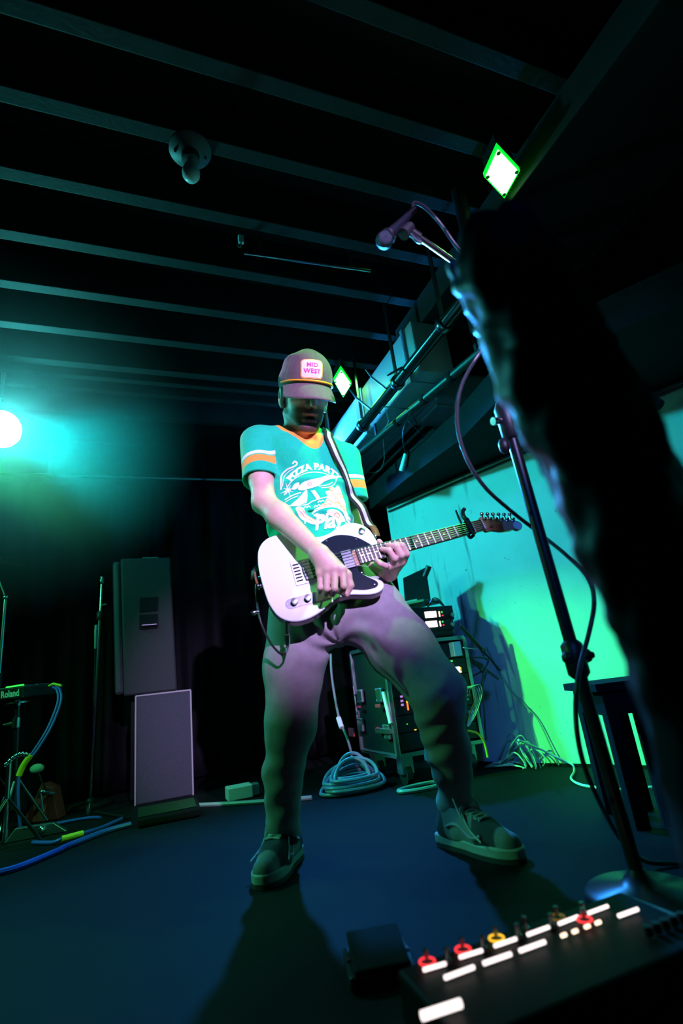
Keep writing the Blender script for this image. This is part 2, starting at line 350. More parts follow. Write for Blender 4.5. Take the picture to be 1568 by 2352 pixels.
# curtain rail and black drapes across the back
cr = thing('curtain_rail', 'thin steel curtain rail across the back of the stage', 'rail', B(-0.8, 4.0, 2.19))
MB().tube([B(-2.02, 4.0, 2.2), B(1.95, 4.0, 2.2)], 0.014, 10).build('pipe', MT['steel'], cr, True)
for a in (-1.7, -0.6, 0.5, 1.5):
    MB().box(B(a, 4.0, 2.33), BX, (0.012, 0.006, 0.14)).build('hanger', MT['gunmetal'], cr)
    MB().lathe(B(a, 4.0, 2.2) - E1 * 0.02, E1, [(0.021, 0), (0.021, 0.04)], 12).build('clamp', MT['gunmetal'], cr, True)
def drape(a0, a1, name, label, amp, seed):
    r = np.random.RandomState(seed); nu, nv = 130, 14; v = []; f = []
    ph = r.rand(6) * 6.28
    for i in range(nu + 1):
        t = i / nu; a = a0 + (a1 - a0) * t
        for j in range(nv + 1):
            h = j / nv; z = 0.02 + 2.16 * h; k = 1.0 - 0.45 * h
            d = amp * k * (math.sin(a * 26 + ph[0] + 0.5 * math.sin(h * 3 + ph[1])) + 0.6 * math.sin(a * 47 + ph[2] + h * 0.8) + 0.4 * math.sin(a * 13 + ph[3]))
            v.append(B(a + 0.012 * math.sin(h * 4 + a * 9), 4.12 + d, z))
    for i in range(nu):
        for j in range(nv):
            q = i * (nv + 1) + j; f.append((q, q + 1, q + nv + 2, q + nv + 1))
    o = obj(name, v, f, MT['black_cloth'], None, True)
    so = o.modifiers.new('thick', 'SOLIDIFY'); so.thickness = 0.006
    tag(o, label, 'curtain', 'black stage drapes along the back')
drape(-1.95, 0.10, 'stage_curtain', 'black pleated stage drape hanging behind the drum hardware and loudspeaker', 0.035, 1)
drape(0.12, 1.05, 'stage_curtain', 'black pleated stage drape with lit folds between loudspeaker and guitarist', 0.04, 2)
drape(1.07, 1.95, 'stage_curtain', 'black pleated stage drape ending at the bare cyan lit wall', 0.035, 3)

# ------------------------------------------------------------------ ceiling services
pp = thing('ceiling_pipe', 'long dark pipe with clamps hung under the joists beside the air duct', 'pipe', B(1.29, 1.6, 1.97))
MB().tube([B(1.29, 1.36, 2.48), B(1.29, 1.36, 2.06), B(1.29, 1.375, 2.02), B(1.29, 1.41, 2.0), B(1.29, 4.02, 2.0)], 0.030, 16).build('tube', mat('pipe_black_gloss', (0.03, 0.03, 0.035), 0.25, metal=0.6), pp, True)
for s in (1.62, 2.1, 2.58):
    MB().lathe(B(1.29, s, 2.0), E2, [(0.036, 0), (0.04, 0.004), (0.04, 0.036), (0.036, 0.04)], 16).build('clamp', MT['gunmetal'], pp, True)
    MB().box(B(1.29, s + 0.02, 2.27), BX, (0.004, 0.012, 0.235)).build('hanger', MT['gunmetal'], pp)
for s, q in ((2.42, 0.10), (2.20, 0.09), (2.0, -0.08)):
    MB().tube([B(1.29 - 0.03, s, 2.01), B(1.29 - 0.03 - abs(q) * 0.7, s + 0.02, 2.03 + q * 0.6), B(1.29 - 0.03 - abs(q), s + 0.03, 2.05 + q)], [0.007, 0.006, 0.003], 6).build('tie_end', MT['steel'], pp, True)
dc = thing('air_duct', 'square white enamel air duct running towards the back under the ceiling', 'duct', B(1.46, 2.6, 1.98))
MB().box(B(1.47, 2.85, 2.16), BX, (0.11, 0.85, 0.16)).build('duct_run', MT['pipe_white'], dc, bevel=0.01)
for s in (2.1, 2.7, 3.3): MB().box(B(1.47, s, 2.16), BX, (0.118, 0.012, 0.168)).build('flange', MT['pipe_white'], dc)
ac = thing('ceiling_air_conditioner', 'slotted air conditioner hung from the ceiling beside the square duct', 'air conditioner', B(1.78, 3.0, 1.98))
MB().box(B(1.79, 2.95, 2.10), BX, (0.20, 0.72, 0.10)).build('housing', MT['pipe_white'], ac, bevel=0.025)
for k in range(4):
    MB().box(B(1.645 + 0.085 * k, 3.05, 1.998), BX, (0.024, 0.5, 0.006)).build('outlet_slot', MT['black_matte'], ac)
    MB().box(B(1.645 + 0.085 * k + 0.03, 3.05, 1.99), [E1, E2, EZ], (0.003, 0.5, 0.012)).build('louvre', MT['pipe_white'], ac)
MB().box(B(1.79, 2.38, 1.99), BX, (0.17, 0.10, 0.012)).build('end_panel', MT['pipe_white'], ac, bevel=0.008)
bp0, bp1 = PZ(905, 975, 1.9), PZ(1075, 832, 1.9); bd = unit(bp1 - bp0)
bp = thing('black_conduit', 'black conduit with loose wires tied to it under the air conditioner', 'conduit', (bp0 + bp1) / 2 - EZ * 0.03)
MB().tube([bp0 - bd * 0.5, bp1 + bd * 0.16, bp1 + bd * 0.2 + EZ * 0.02, bp1 + bd * 0.21 + EZ * 0.06, bp1 + bd * 0.21 + EZ * 0.445], 0.022, 12).build('tube', MT['black'], bp, True)
for t in (0.05, 0.45, 0.8):
    q = bp0 + (bp1 - bp0) * t
    MB().lathe(q - bd * 0.012, bd, [(0.026, 0), (0.026, 0.024)], 12).build('tie', MT['black_matte'], bp, True)
for t, zt_ in ((-0.3, 2.003), (1.1, 2.338)):
    q = bp0 + (bp1 - bp0) * t; MB().box(np.array([q[0], q[1], (q[2] + zt_) / 2]), BX, (0.005, 0.01, (zt_ - q[2]) / 2)).build('hanger', MT['gunmetal'], bp)
def wire(pts, lab, r=0.0035, m='cable_black'): cable('loose_wire', pts, r, MT[m], lab, 'wire', 'loose wires under the air conditioner')
wire([PZ(943, 940, 1.9), PZ(920, 938, 1.91), PZ(880, 935, 1.96), PZ(872, 950, 1.97)], 'two thin wires stretched from conduit across to the ceiling pipe')
wire([PZ(943, 945, 1.88), PZ(928, 980, 1.86), PZ(925, 1010, 1.84), PZ(930, 1040, 1.82)], 'black wire hanging from the conduit tie down to a pale plug')
wire([PZ(944, 944, 1.88), PZ(960, 980, 1.87), PZ(974, 1012, 1.868), PZ(972, 1040, 1.862), PZ(950, 1050, 1.862), PZ(938, 1042, 1.865)], 'black wire hanging in a loop under the conduit')
wire([PZ(885, 940, 1.9), PZ(892, 968, 1.9), PZ(884, 985, 1.9), PZ(915, 965, 1.9), PZ(940, 945, 1.9)], 'thin pale wire drooping beside the black conduit', 0.0025, 'cable_grey')
wire([PZ(935, 965, 1.875), PZ(975, 1000, 1.888), PZ(1015, 995, 1.882), PZ(1035, 960, 1.88), PZ(1050, 900, 1.885)], 'thin pale wire sagging along the dark soffit', 0.0025, 'cable_grey')
wire([PZ(880, 1010, 1.95), PZ(882, 1055, 1.93), PZ(872, 1080, 1.93), PZ(850, 1086, 1.93), PZ(828, 1080, 1.94)], 'thin pale wire curling below the outlet slots', 0.0025, 'cable_grey')
pg = thing('hanging_plug', 'pale socket plug hanging on wires below the conduit', 'plug', PZ(922, 1085, 1.72))
MB().tube([PZ(932, 1042, 1.82), PZ(927, 1065, 1.77), PZ(922, 1082, 1.73)], [0.014, 0.018, 0.016], 10).build('plug_body', MT['white_plastic'], pg, True)
MB().lathe(PZ(932, 1042, 1.82), EZ, [(0.010, 0), (0.006, 0.03)], 8).build('cord_grip', MT['black'], pg, True)

# bulb holder
bc = PZ(437, 352, 2.475)
bh = thing('ceiling_bulb', 'unlit frosted bulb in a round ceramic holder on a joist', 'bulb', bc)
MB().lathe(bc + EZ * 0.02, -EZ, [(0.078, 0), (0.078, 0.008), (0.06, 0.02), (0.034, 0.03), (0.032, 0.06), (0.026, 0.062)], 28).build('holder', MT['ceramic'], bh, True)
MB().lathe(bc - EZ * 0.035, -EZ, [(0.014, 0), (0.016, 0.015), (0.026, 0.035), (0.033, 0.06), (0.031, 0.08), (0.02, 0.097), (0.001, 0.102)], 24).build('glass_bulb', MT['frosted'], bh, True)
for q in (E1, -E1): MB().lathe(bc + q * 0.055 - EZ * 0.002, -EZ, [(0.006, -0.01), (0.005, 0.006)], 8).build('screw', MT['black_matte'], bh)

# green lamps: square LED plates, each a lit plate on a dark housing
def green_lamp(px, z, name, label):
    P = [PZ(x, y, z) for x, y in px]; c = sum(P) / 4
    t = thing(name, label, 'lamp', c + EZ * 0.0, 'green square stage lamps under the ceiling')
    def quad(k, z0, z1): return [(c + (p - c) * k)[:2] for p in P]
    MB().prism(quad(1.0, 0, 0), (0, 0, z), X3[0], X3[1], 0.0, 0.02, EZ).build('rim', MT['em_green_rim'], t)
    MB().prism(quad(0.9, 0, 0), (0, 0, z), X3[0], X3[1], -0.003, 0.003, EZ).build('lens', MT['em_green'], t)
    MB().prism(quad(0.86, 0, 0), (0, 0, z), X3[0], X3[1], 0.02, 0.09, EZ).build('housing', MT['black'], t)
    for p in P:
        q = c + (p - c) * 0.80; MB().lathe((q[0], q[1], z - 0.004), -EZ, [(0.008, 0), (0.008, 0.003)], 10).build('corner_bolt', glow('green_bolt', (0, 0.6, 0.02), 0.12), t)
    MB().box((c[0], c[1], z + 0.16), BX, (0.012, 0.004, 0.08)).build('bracket', MT['gunmetal'], t)
green_lamp([(1142, 337), (1194, 392), (1158, 456), (1111, 406)], 2.36, 'stage_lamp', 'square green stage lamp glowing above the microphone boom')
green_lamp([(783, 847), (807, 882), (788, 913), (766, 875)], 2.36, 'stage_lamp', 'square green stage lamp glowing beside the cap brim')
def par(c, aim, lens, name, label, rl):
    d = unit(V3(aim) - c); t = thing(name, label, 'lamp', c)
    MB().lathe(c, d, [(rl * 0.6, -0.14), (rl * 0.95, -0.10), (rl * 1.05, 0.0), (rl * 1.1, 0.05), (rl * 1.02, 0.05), (rl * 1.0, 0.0)], 24).build('can', MT['black'], t, True)
    MB().lathe(c + d * 0.035, d, [(rl, 0), (rl * 0.98, 0.008), (rl * 0.5, 0.016), (0.001, 0.018)], 24).build('lens', lens, t, True)
    sd = unit(np.cross(d, EZ))
    MB().tube([c + sd * rl * 1.12, c + sd * rl * 1.2 + EZ * 0.1, c + EZ * 0.2, c - sd * rl * 1.2 + EZ * 0.1, c - sd * rl * 1.12], 0.008, 6).build('yoke', MT['gunmetal'], t, True)
    MB().tube([c + EZ * 0.2, np.array([c[0], c[1], 2.715])], 0.012, 8).build('hanging_rod', MT['gunmetal'], t, True)
par(LAMP_CYAN, (0.3, 1.2, 1.0), MT['em_cyan'], 'par_lamp', 'round cyan stage lamp shining above the drum hardware', 0.105)
par(LAMP_RIM_B, (0.3, 0.8, 1.15), MT['em_blue'], 'par_lamp', 'small blue back light can hung beside the ceiling pipe', 0.045)
par(LAMP_BLUE + np.array([0, 0.06, 0.0]), (0.0, 1.3, 0.6), MT['em_blue'], 'par_lamp', 'blue back light can hung behind the guitarist', 0.06)
rd = thing('lamp_bar', 'thin steel bar hung below the joists with small glints', 'bar', PZ(720, 602, 2.40))
MB().tube([PZ(560, 582, 2.42), PZ(850, 622, 2.42)], 0.008, 8).build('bar_tube', MT['chrome'], rd, True)
for x, y in ((600, 587), (810, 616)): MB().box(PZ(x, y, 2.42) + EZ * 0.06, BX, (0.006, 0.003, 0.06)).build('hanger', MT['gunmetal'], rd)
hk = thing('ceiling_hook', 'small pale hook screwed into a joist past the bulb', 'hook', PZ(553, 556, 2.44))
MB().box(PZ(553, 550, 2.48), BX, (0.012, 0.008, 0.02)).build('plate', MT['white_plastic'], hk)
MB().tube(spline([PZ(553, 556, 2.46), PZ(553, 564, 2.44), PZ(549, 567, 2.435), PZ(546, 562, 2.445)], 4), 0.004, 6).build('hook_wire', MT['steel'], hk, True)

# scatter ball added round the cyan lamp to imitate its lens flare
hz = bpy.data.materials.new('flare_scatter'); hz.use_nodes = True; nt = hz.node_tree; nt.nodes.remove(nt.nodes['Principled BSDF'])
N = nt.nodes.new; L = nt.links.new
tc = N('ShaderNodeTexCoord'); vl = N('ShaderNodeVectorMath'); vl.operation = 'LENGTH'; L(tc.outputs['Object'], vl.inputs[0])
mr = N('ShaderNodeMapRange'); mr.inputs['From Min'].default_value = 1.15; mr.inputs['From Max'].default_value = 0.0; mr.inputs['To Min'].default_value = 0.0; mr.inputs['To Max'].default_value = 1.0; L(vl.outputs['Value'], mr.inputs['Value'])
pw = N('ShaderNodeMath'); pw.operation = 'POWER'; pw.inputs[1].default_value = 1.3; L(mr.outputs['Result'], pw.inputs[0])
mu = N('ShaderNodeMath'); mu.operation = 'MULTIPLY'; mu.inputs[1].default_value = 0.38; L(pw.outputs['Value'], mu.inputs[0])
vs_ = N('ShaderNodeVolumeScatter'); vs_.inputs['Anisotropy'].default_value = 0.2; L(mu.outputs['Value'], vs_.inputs['Density']); L(vs_.outputs['Volume'], nt.nodes['Material Output'].inputs['Volume'])
hm = MB().ball((0, 0, 0), 1.2, 32)
me = bpy.data.meshes.new('flare_glow'); me.from_pydata(hm.v, [], hm.f); me.materials.append(hz)
ho = bpy.data.objects.new('flare_glow', me); COL.objects.link(ho); ho.location = Vector(LAMP_CYAN); ho['kind'] = 'stuff'; tag(ho, 'scatter ball added to imitate lens flare around the round cyan stage lamp', 'flare_glow')
# ------------------------------------------------------------------ sculpting: distance fields meshed with surface nets
class SDF:
    def __init__(s, lo, hi, h):
        s.lo = V3(lo); s.h = h; s.n = np.ceil((V3(hi) - s.lo) / h).astype(int) + 1
        s.g = np.full(s.n, 0.08, np.float32)
    def sub(s, lo, hi):
        i0 = np.maximum(np.floor((V3(lo) - s.lo) / s.h).astype(int), 0); i1 = np.minimum(np.ceil((V3(hi) - s.lo) / s.h).astype(int) + 1, s.n)
        if np.any(i1 <= i0): return None, None
        sl = tuple(slice(a, b) for a, b in zip(i0, i1))
        ax = [(s.lo[k] + s.h * np.arange(i0[k], i1[k])).astype(np.float32) for k in range(3)]
        return sl, np.meshgrid(*ax, indexing='ij')
    def put(s, fn, lo, hi, k=0.01, cut=False):
        pad = k + 3 * s.h + 0.02
        sl, X = s.sub(V3(lo) - pad, V3(hi) + pad)
        if sl is None: return s
        d = fn(X[0], X[1], X[2]); a = s.g[sl]
        if cut:
            d = -d; hh = np.maximum(k - np.abs(a - d), 0) / k; s.g[sl] = np.maximum(a, d) + hh * hh * k * 0.25
        else:
            hh = np.maximum(k - np.abs(a - d), 0) / k; s.g[sl] = np.minimum(a, d) - hh * hh * k * 0.25
        return s
    def cone(s, a, b, ra, rb, k=0.01, cut=False):
        a = V3(a); b = V3(b); ab_ = b - a; L2 = float(ab_ @ ab_) + 1e-9; R = max(ra, rb)
        def fn(x, y, z):
            px, py, pz = x - a[0], y - a[1], z - a[2]
            t = np.clip((px * ab_[0] + py * ab_[1] + pz * ab_[2]) / L2, 0, 1)
            return np.sqrt((px - t * ab_[0]) ** 2 + (py - t * ab_[1]) ** 2 + (pz - t * ab_[2]) ** 2) - (ra + (rb - ra) * t)
        return s.put(fn, np.minimum(a, b) - R, np.maximum(a, b) + R, k, cut)
    def chain(s, pts, rad, k=0.01):
        for i in range(len(pts) - 1): s.cone(pts[i], pts[i + 1], rad[i], rad[i + 1], k)
        return s
    def ell(s, c, ax, r, k=0.01, cut=False):
        c = V3(c); A = [unit(q) for q in ax]; R = max(r)
        def fn(x, y, z):
            p = (x - c[0], y - c[1], z - c[2])
            q = [(p[0] * A[i][0] + p[1] * A[i][1] + p[2] * A[i][2]) / r[i] for i in range(3)]
            k0 = np.sqrt(q[0] ** 2 + q[1] ** 2 + q[2] ** 2); k1 = np.sqrt((q[0] / r[0]) ** 2 + (q[1] / r[1]) ** 2 + (q[2] / r[2]) ** 2)
            return k0 * (k0 - 1) / (k1 + 1e-6)
        return s.put(fn, c - R, c + R, k, cut)
    def ering(s, a, b, xd, ra, rb, k=0.01):      # tapered segment of elliptical section, (rx, ry) at both ends
        a = V3(a); b = V3(b); w = b - a; L2 = float(w @ w); wu = unit(w); xd = unit(V3(xd) - wu * np.dot(xd, wu)); yd = np.cross(wu, xd); R = max(*ra, *rb)
        Ls = math.sqrt(L2)
        def fn(x, y, z):
            px, py, pz = x - a[0], y - a[1], z - a[2]
            tr = (px * w[0] + py * w[1] + pz * w[2]) / L2; t = np.clip(tr, 0, 1)
            u = px * xd[0] + py * xd[1] + pz * xd[2]; v = px * yd[0] + py * yd[1] + pz * yd[2]
            rx = ra[0] + (rb[0] - ra[0]) * t; ry = ra[1] + (rb[1] - ra[1]) * t
            e = np.sqrt((u / rx) ** 2 + (v / ry) ** 2); g = np.sqrt((u / rx ** 2) ** 2 + (v / ry ** 2) ** 2)
            d = e * (e - 1) / (g + 1e-5); cap = np.abs(tr - 0.5) * Ls - 0.5 * Ls
            return np.where(cap > 0, np.sqrt(np.maximum(d, 0) ** 2 + cap ** 2) + np.minimum(d, 0) * 0, np.maximum(d, cap * 3))
        return s.put(fn, np.minimum(a, b) - R, np.maximum(a, b) + R, k)
    def plane_cut(s, p, n, k=0.004):             # removes the side n points to
        p = V3(p); n = unit(n)
        sl, X = s.sub(s.lo, s.lo + s.h * s.n)
        d = ((X[0] - p[0]) * n[0] + (X[1] - p[1]) * n[1] + (X[2] - p[2]) * n[2]); s.g = np.maximum(s.g, d.astype(np.float32)); return s
    def grid(s):
        ax = [(s.lo[k] + s.h * np.arange(s.n[k])).astype(np.float32) for k in range(3)]
        return np.meshgrid(*ax, indexing='ij')
    def mesh(s):
        g = s.g; neg = g < 0; c = np.zeros(np.array(g.shape) - 1, np.int8)
        for i in (0, 1):
            for j in (0, 1):
                for k in (0, 1): c += neg[i:g.shape[0] - 1 + i, j:g.shape[1] - 1 + j, k:g.shape[2] - 1 + k]
        act = (c > 0) & (c < 8); A = np.argwhere(act); idx = np.full(act.shape, -1, np.int64); idx[act] = np.arange(len(A))
        acc = np.zeros((len(A), 3)); cnt = np.zeros(len(A))
        cor = [(i, j, k) for i in (0, 1) for j in (0, 1) for k in (0, 1)]
        for p in cor:
            for ax in range(3):
                if p[ax]: continue
                q = list(p); q[ax] = 1
                g0 = g[A[:, 0] + p[0], A[:, 1] + p[1], A[:, 2] + p[2]]; g1 = g[A[:, 0] + q[0], A[:, 1] + q[1], A[:, 2] + q[2]]
                m = (g0 < 0) != (g1 < 0); t = np.where(m, g0 / np.where(m, g0 - g1, 1), 0)
                for d in range(3): acc[:, d] += np.where(m, p[d] + (t if d == ax else 0), 0)
                cnt += m
        vs = (A + acc / cnt[:, None]) * s.h + s.lo
        F = []
        for ax in range(3):
            o = [0, 1, 2]; o.remove(ax); b_, c_ = (ax + 1) % 3, (ax + 2) % 3
            sl0 = [slice(None)] * 3; sl1 = [slice(None)] * 3; sl0[ax] = slice(0, g.shape[ax] - 1); sl1[ax] = slice(1, g.shape[ax])
            n0 = neg[tuple(sl0)]; n1 = neg[tuple(sl1)]
            E = np.argwhere(n0 != n1); fl = n0[tuple(E.T)]
            ok = (E[:, b_] > 0) & (E[:, c_] > 0) & (E[:, b_] < g.shape[b_] - 1) & (E[:, c_] < g.shape[c_] - 1); E = E[ok]; fl = fl[ok]
            def at(db, dc):
                q = E.copy(); q[:, b_] -= db; q[:, c_] -= dc; return idx[tuple(q.T)]
            Q = np.stack([at(1, 1), at(0, 1), at(0, 0), at(1, 0)], 1); Q[~fl] = Q[~fl][:, ::-1]; F.append(Q)
        return vs, np.concatenate(F)
def soft_obj(name, vs, F, m, parent, attrs=None):
    me = bpy.data.meshes.new(name); off = root_loc(parent)
    me.vertices.add(len(vs)); me.vertices.foreach_set('co', (vs - off).astype(np.float32).ravel())
    me.loops.add(len(F) * 4); me.loops.foreach_set('vertex_index', F.astype(np.int32).ravel())
    me.polygons.add(len(F)); me.polygons.foreach_set('loop_start', np.arange(0, len(F) * 4, 4, dtype=np.int32))
    me.update(calc_edges=True); me.validate()
    me.polygons.foreach_set('use_smooth', [True] * len(me.polygons)); me.materials.append(m)
    for nm, arr in (attrs or {}).items():
        at = me.attributes.new(nm, 'FLOAT', 'POINT'); at.data.foreach_set('value', arr.astype(np.float32))
    o = bpy.data.objects.new(name, me); COL.objects.link(o); o.parent = parent
    return o
def relax(vs, F, it=2, lam=0.5):
    for _ in range(it):
        acc = np.zeros_like(vs); cnt = np.zeros(len(vs))
        for i in range(4):
            a, b = F[:, i], F[:, (i + 1) % 4]
            np.add.at(acc, a, vs[b]); np.add.at(acc, b, vs[a]); np.add.at(cnt, a, 1); np.add.at(cnt, b, 1)
        vs = vs + lam * (acc / np.maximum(cnt, 1)[:, None] - vs)
    return vs
def attr_material(name, base, layers, rough=0.7, spec=0.3, bump=0.2, bscale=300, vary=0.1, vscale=25, sss=0.0):
    """base colour, then layers of (attribute, low, high, colour, softness): colour where low < attribute < high"""
    m = mat(name, base, rough, spec=spec, vary=vary, vscale=vscale, bump=bump, bscale=bscale); nt = m.node_tree; p = nt.nodes['Principled BSDF']; L = nt.links.new; N = nt.nodes.new
    cur = p.inputs['Base Color'].links[0].from_socket if p.inputs['Base Color'].links else None
    for at, lo, hi, col, soft in layers:
        a = N('ShaderNodeAttribute'); a.attribute_name = at
        r1 = N('ShaderNodeMapRange'); r1.inputs['From Min'].default_value = lo - soft; r1.inputs['From Max'].default_value = lo + soft; L(a.outputs['Fac'], r1.inputs['Value'])
        r2 = N('ShaderNodeMapRange'); r2.inputs['From Min'].default_value = hi + soft; r2.inputs['From Max'].default_value = hi - soft; L(a.outputs['Fac'], r2.inputs['Value'])
        mu = N('ShaderNodeMath'); mu.operation = 'MULTIPLY'; L(r1.outputs['Result'], mu.inputs[0]); L(r2.outputs['Result'], mu.inputs[1])
        mx = N('ShaderNodeMixRGB'); mx.inputs['Color2'].default_value = (*col, 1); L(mu.outputs['Value'], mx.inputs['Fac'])
        if cur is not None: L(cur, mx.inputs['Color1'])
        else: mx.inputs['Color1'].default_value = (*base, 1)
        cur = mx.outputs['Color']
    L(cur, p.inputs['Base Color'])
    if sss: p.inputs['Subsurface Weight'].default_value = sss; p.inputs['Subsurface Radius'].default_value = (0.02, 0.008, 0.004); p.inputs['Subsurface Scale'].default_value = 0.3
    return m

# ------------------------------------------------------------------ guitar frame (needed by the hands)
GS = 0.97
_br = PY(701, 1312, 1.645); _nut = PY(1106, 1207, 1.74)
GA = unit(_nut - _br); _n0 = np.array([0.02, -0.97, 0.22]); GN = unit(_n0 - GA * np.dot(_n0, GA)); GB = np.cross(GN, GA)
if GB[2] < 0: GB = -GB
GK = np.linalg.norm(_nut - _br) / 0.648
def GP(a, b, n=0.0): return _br + (GA * a + GB * b + GN * n) * GK   # n = 0 is the body's front face

# ------------------------------------------------------------------ the guitarist
man = thing('person', 'guitarist in green ringer tee, mauve joggers and cap, leaning over a white guitar', 'person', (0.0, 1.8, 0.0))
shR, shL = PY(592, 1014, 1.83), PY(795, 1052, 1.87)
elR, wrR = PY(606, 1152, 1.72), PY(733, 1272, 1.575)
elL, wrL = PY(818, 1285, 1.90), PY(893, 1318, 1.76)
neckB = PY(684, 992, 1.84); chest = PY(702, 1070, 1.845); belly = PY(712, 1200, 1.83); waist = PY(728, 1330, 1.825)
# head frame
yaw, pit = math.radians(21), math.radians(27)
HF = np.array([math.sin(yaw) * math.cos(pit), -math.cos(yaw) * math.cos(pit), -math.sin(pit)]); HL = np.array([math.cos(yaw), math.sin(yaw), 0]); HU = np.cross(HF, HL)
_rl = math.radians(-2); HL, HU = HL * math.cos(_rl) + HU * math.sin(_rl), HU * math.cos(_rl) - HL * math.sin(_rl)
HC = PY(699, 912, 1.775); HS = 1.12
def HP(l, f, u): return HC + (HL * l + HF * f + HU * u) * HS
HAX = [HL, HF, HU]
def hr(*r): return [q * HS for q in r]

body = SDF((-0.42, 1.44, 0.72), (0.26, 2.02, 1.78), 0.0034)
# head
body.ell(HP(0, -0.008, 0.035), HAX, hr(0.076, 0.097, 0.088), 0.01)
body.ell(HP(0, 0.028, -0.038), HAX, hr(0.061, 0.066, 0.080), 0.03)
for q in (-1, 1):
    body.cone(HP(q * 0.055, 0.0, -0.058), HP(q * 0.018, 0.072, -0.104), 0.017 * HS, 0.018 * HS, 0.02)
    body.cone(HP(q * 0.050, 0.055, -0.012), HP(q * 0.030, 0.078, -0.020), 0.017 * HS, 0.014 * HS, 0.02)
    body.cone(HP(q * 0.046, 0.078, 0.022), HP(q * 0.008, 0.094, 0.020), 0.010 * HS, 0.010 * HS, 0.012)
    body.ell(HP(q * 0.031, 0.098, 0.000), HAX, hr(0.017, 0.012, 0.011), 0.008, cut=True)
    body.ell(HP(q * 0.031, 0.081, 0.000), HAX, hr(0.0125, 0.0125, 0.0115), 0.003)
    body.cone(HP(q * 0.012, 0.098, -0.036), HP(q * 0.010, 0.094, -0.034), 0.008 * HS, 0.007 * HS, 0.006)
    # ear: rim, bowl and lobe
    body.ell(HP(q * 0.079, -0.012, -0.004), HAX, hr(0.010, 0.021, 0.033), 0.006)
    body.ell(HP(q * 0.088, -0.010, 0.000), HAX, hr(0.008, 0.012, 0.020), 0.004, cut=True)
    body.ell(HP(q * 0.076, -0.004, -0.034), HAX, hr(0.008, 0.010, 0.012), 0.006)
body.cone(HP(0, 0.072, -0.106), HP(0, 0.078, -0.108), 0.019 * HS, 0.017 * HS, 0.02)
body.cone(HP(0, 0.094, 0.014), HP(0, 0.119, -0.030), 0.0085 * HS, 0.0125 * HS, 0.012)
body.cone(HP(-0.017, 0.084, -0.063), HP(0.0, 0.089, -0.060), 0.0055 * HS, 0.007 * HS, 0.008); body.cone(HP(0.017, 0.084, -0.063), HP(0.0, 0.089, -0.060), 0.0055 * HS, 0.007 * HS, 0.008)
body.cone(HP(-0.013, 0.083, -0.083), HP(0.013, 0.083, -0.083), 0.0075 * HS, 0.0075 * HS, 0.010)
body.ell(HP(0, 0.096, -0.0725), HAX, hr(0.015, 0.020, 0.0060), 0.004, cut=True)
# neck and trunk
body.cone(HP(0, -0.03, -0.05), neckB + [0, 0.01, -0.02], 0.060, 0.062, 0.02)
for q in (-1, 1): body.cone(HP(q * 0.05, -0.02, -0.06), neckB + np.array([q * 0.02, -0.05, -0.03]), 0.012, 0.013, 0.025)
body.ering(chest + [0, 0, 0.04], belly, (1, 0.1, 0), (0.13, 0.085), (0.12, 0.09), 0.03)
body.ering(belly, waist, (1, 0.1, 0), (0.12, 0.09), (0.12, 0.09), 0.03)
body.cone(shR + [0.03, 0, 0], shL - [0.03, 0, 0], 0.055, 0.055, 0.04)
# right arm
fa = elR + (wrR - elR) * 0.30
body.cone(shR, elR, 0.050, 0.041, 0.02); body.cone(elR, fa, 0.039, 0.043, 0.02); body.cone(fa, wrR, 0.043, 0.0265, 0.02)
body.ell(elR + np.array([-0.012, 0.018, -0.008]), X3, (0.026, 0.026, 0.026), 0.02)
body.ell(shR + (elR - shR) * 0.55 + np.array([0.0, -0.014, 0]), X3, (0.040, 0.040, 0.075), 0.03)
# right hand: back of the hand towards the camera, fingers folded over the strings with the pick
K = [PY(787, 1309, 1.560), PY(769, 1307, 1.553), PY(751, 1311, 1.555), PY(735, 1318, 1.563)]
Pp = [PY(789, 1347, 1.548), PY(768, 1352, 1.542), PY(750, 1353, 1.546), PY(735, 1350, 1.556)]
Dd = [PY(786, 1362, 1.572), PY(763, 1364, 1.570), PY(746, 1363, 1.572), PY(733, 1360, 1.578)]
Tt = [PY(775, 1355, 1.592), PY(755, 1354, 1.592), PY(741, 1352, 1.594), PY(730, 1349, 1.598)]
fr = [0.0100, 0.0104, 0.0098, 0.0088]
for i in range(4):
    body.cone(wrR + (K[i] - wrR) * 0.1, K[i], 0.022, 0.0125, 0.016)
    body.cone(K[i], Pp[i], fr[i] + 0.0012, fr[i], 0.004); body.cone(Pp[i], Dd[i], fr[i], fr[i] - 0.001, 0.003); body.cone(Dd[i], Tt[i], fr[i] - 0.001, fr[i] - 0.0018, 0.003)
    body.ell(K[i] + [0, -0.004, 0.002], X3, (0.0125, 0.011, 0.012), 0.006)
body.cone(wrR, (K[1] + K[2]) / 2 + [0, 0.012, 0.01], 0.024, 0.020, 0.02)
tb = [wrR + (K[0] - wrR) * 0.25 + np.array([0.012, 0.01, 0]), PY(797, 1320, 1.585), PY(804, 1345, 1.588), PY(796, 1366, 1.590)]
body.chain(tb, [0.019, 0.0135, 0.0115, 0.009], 0.008)
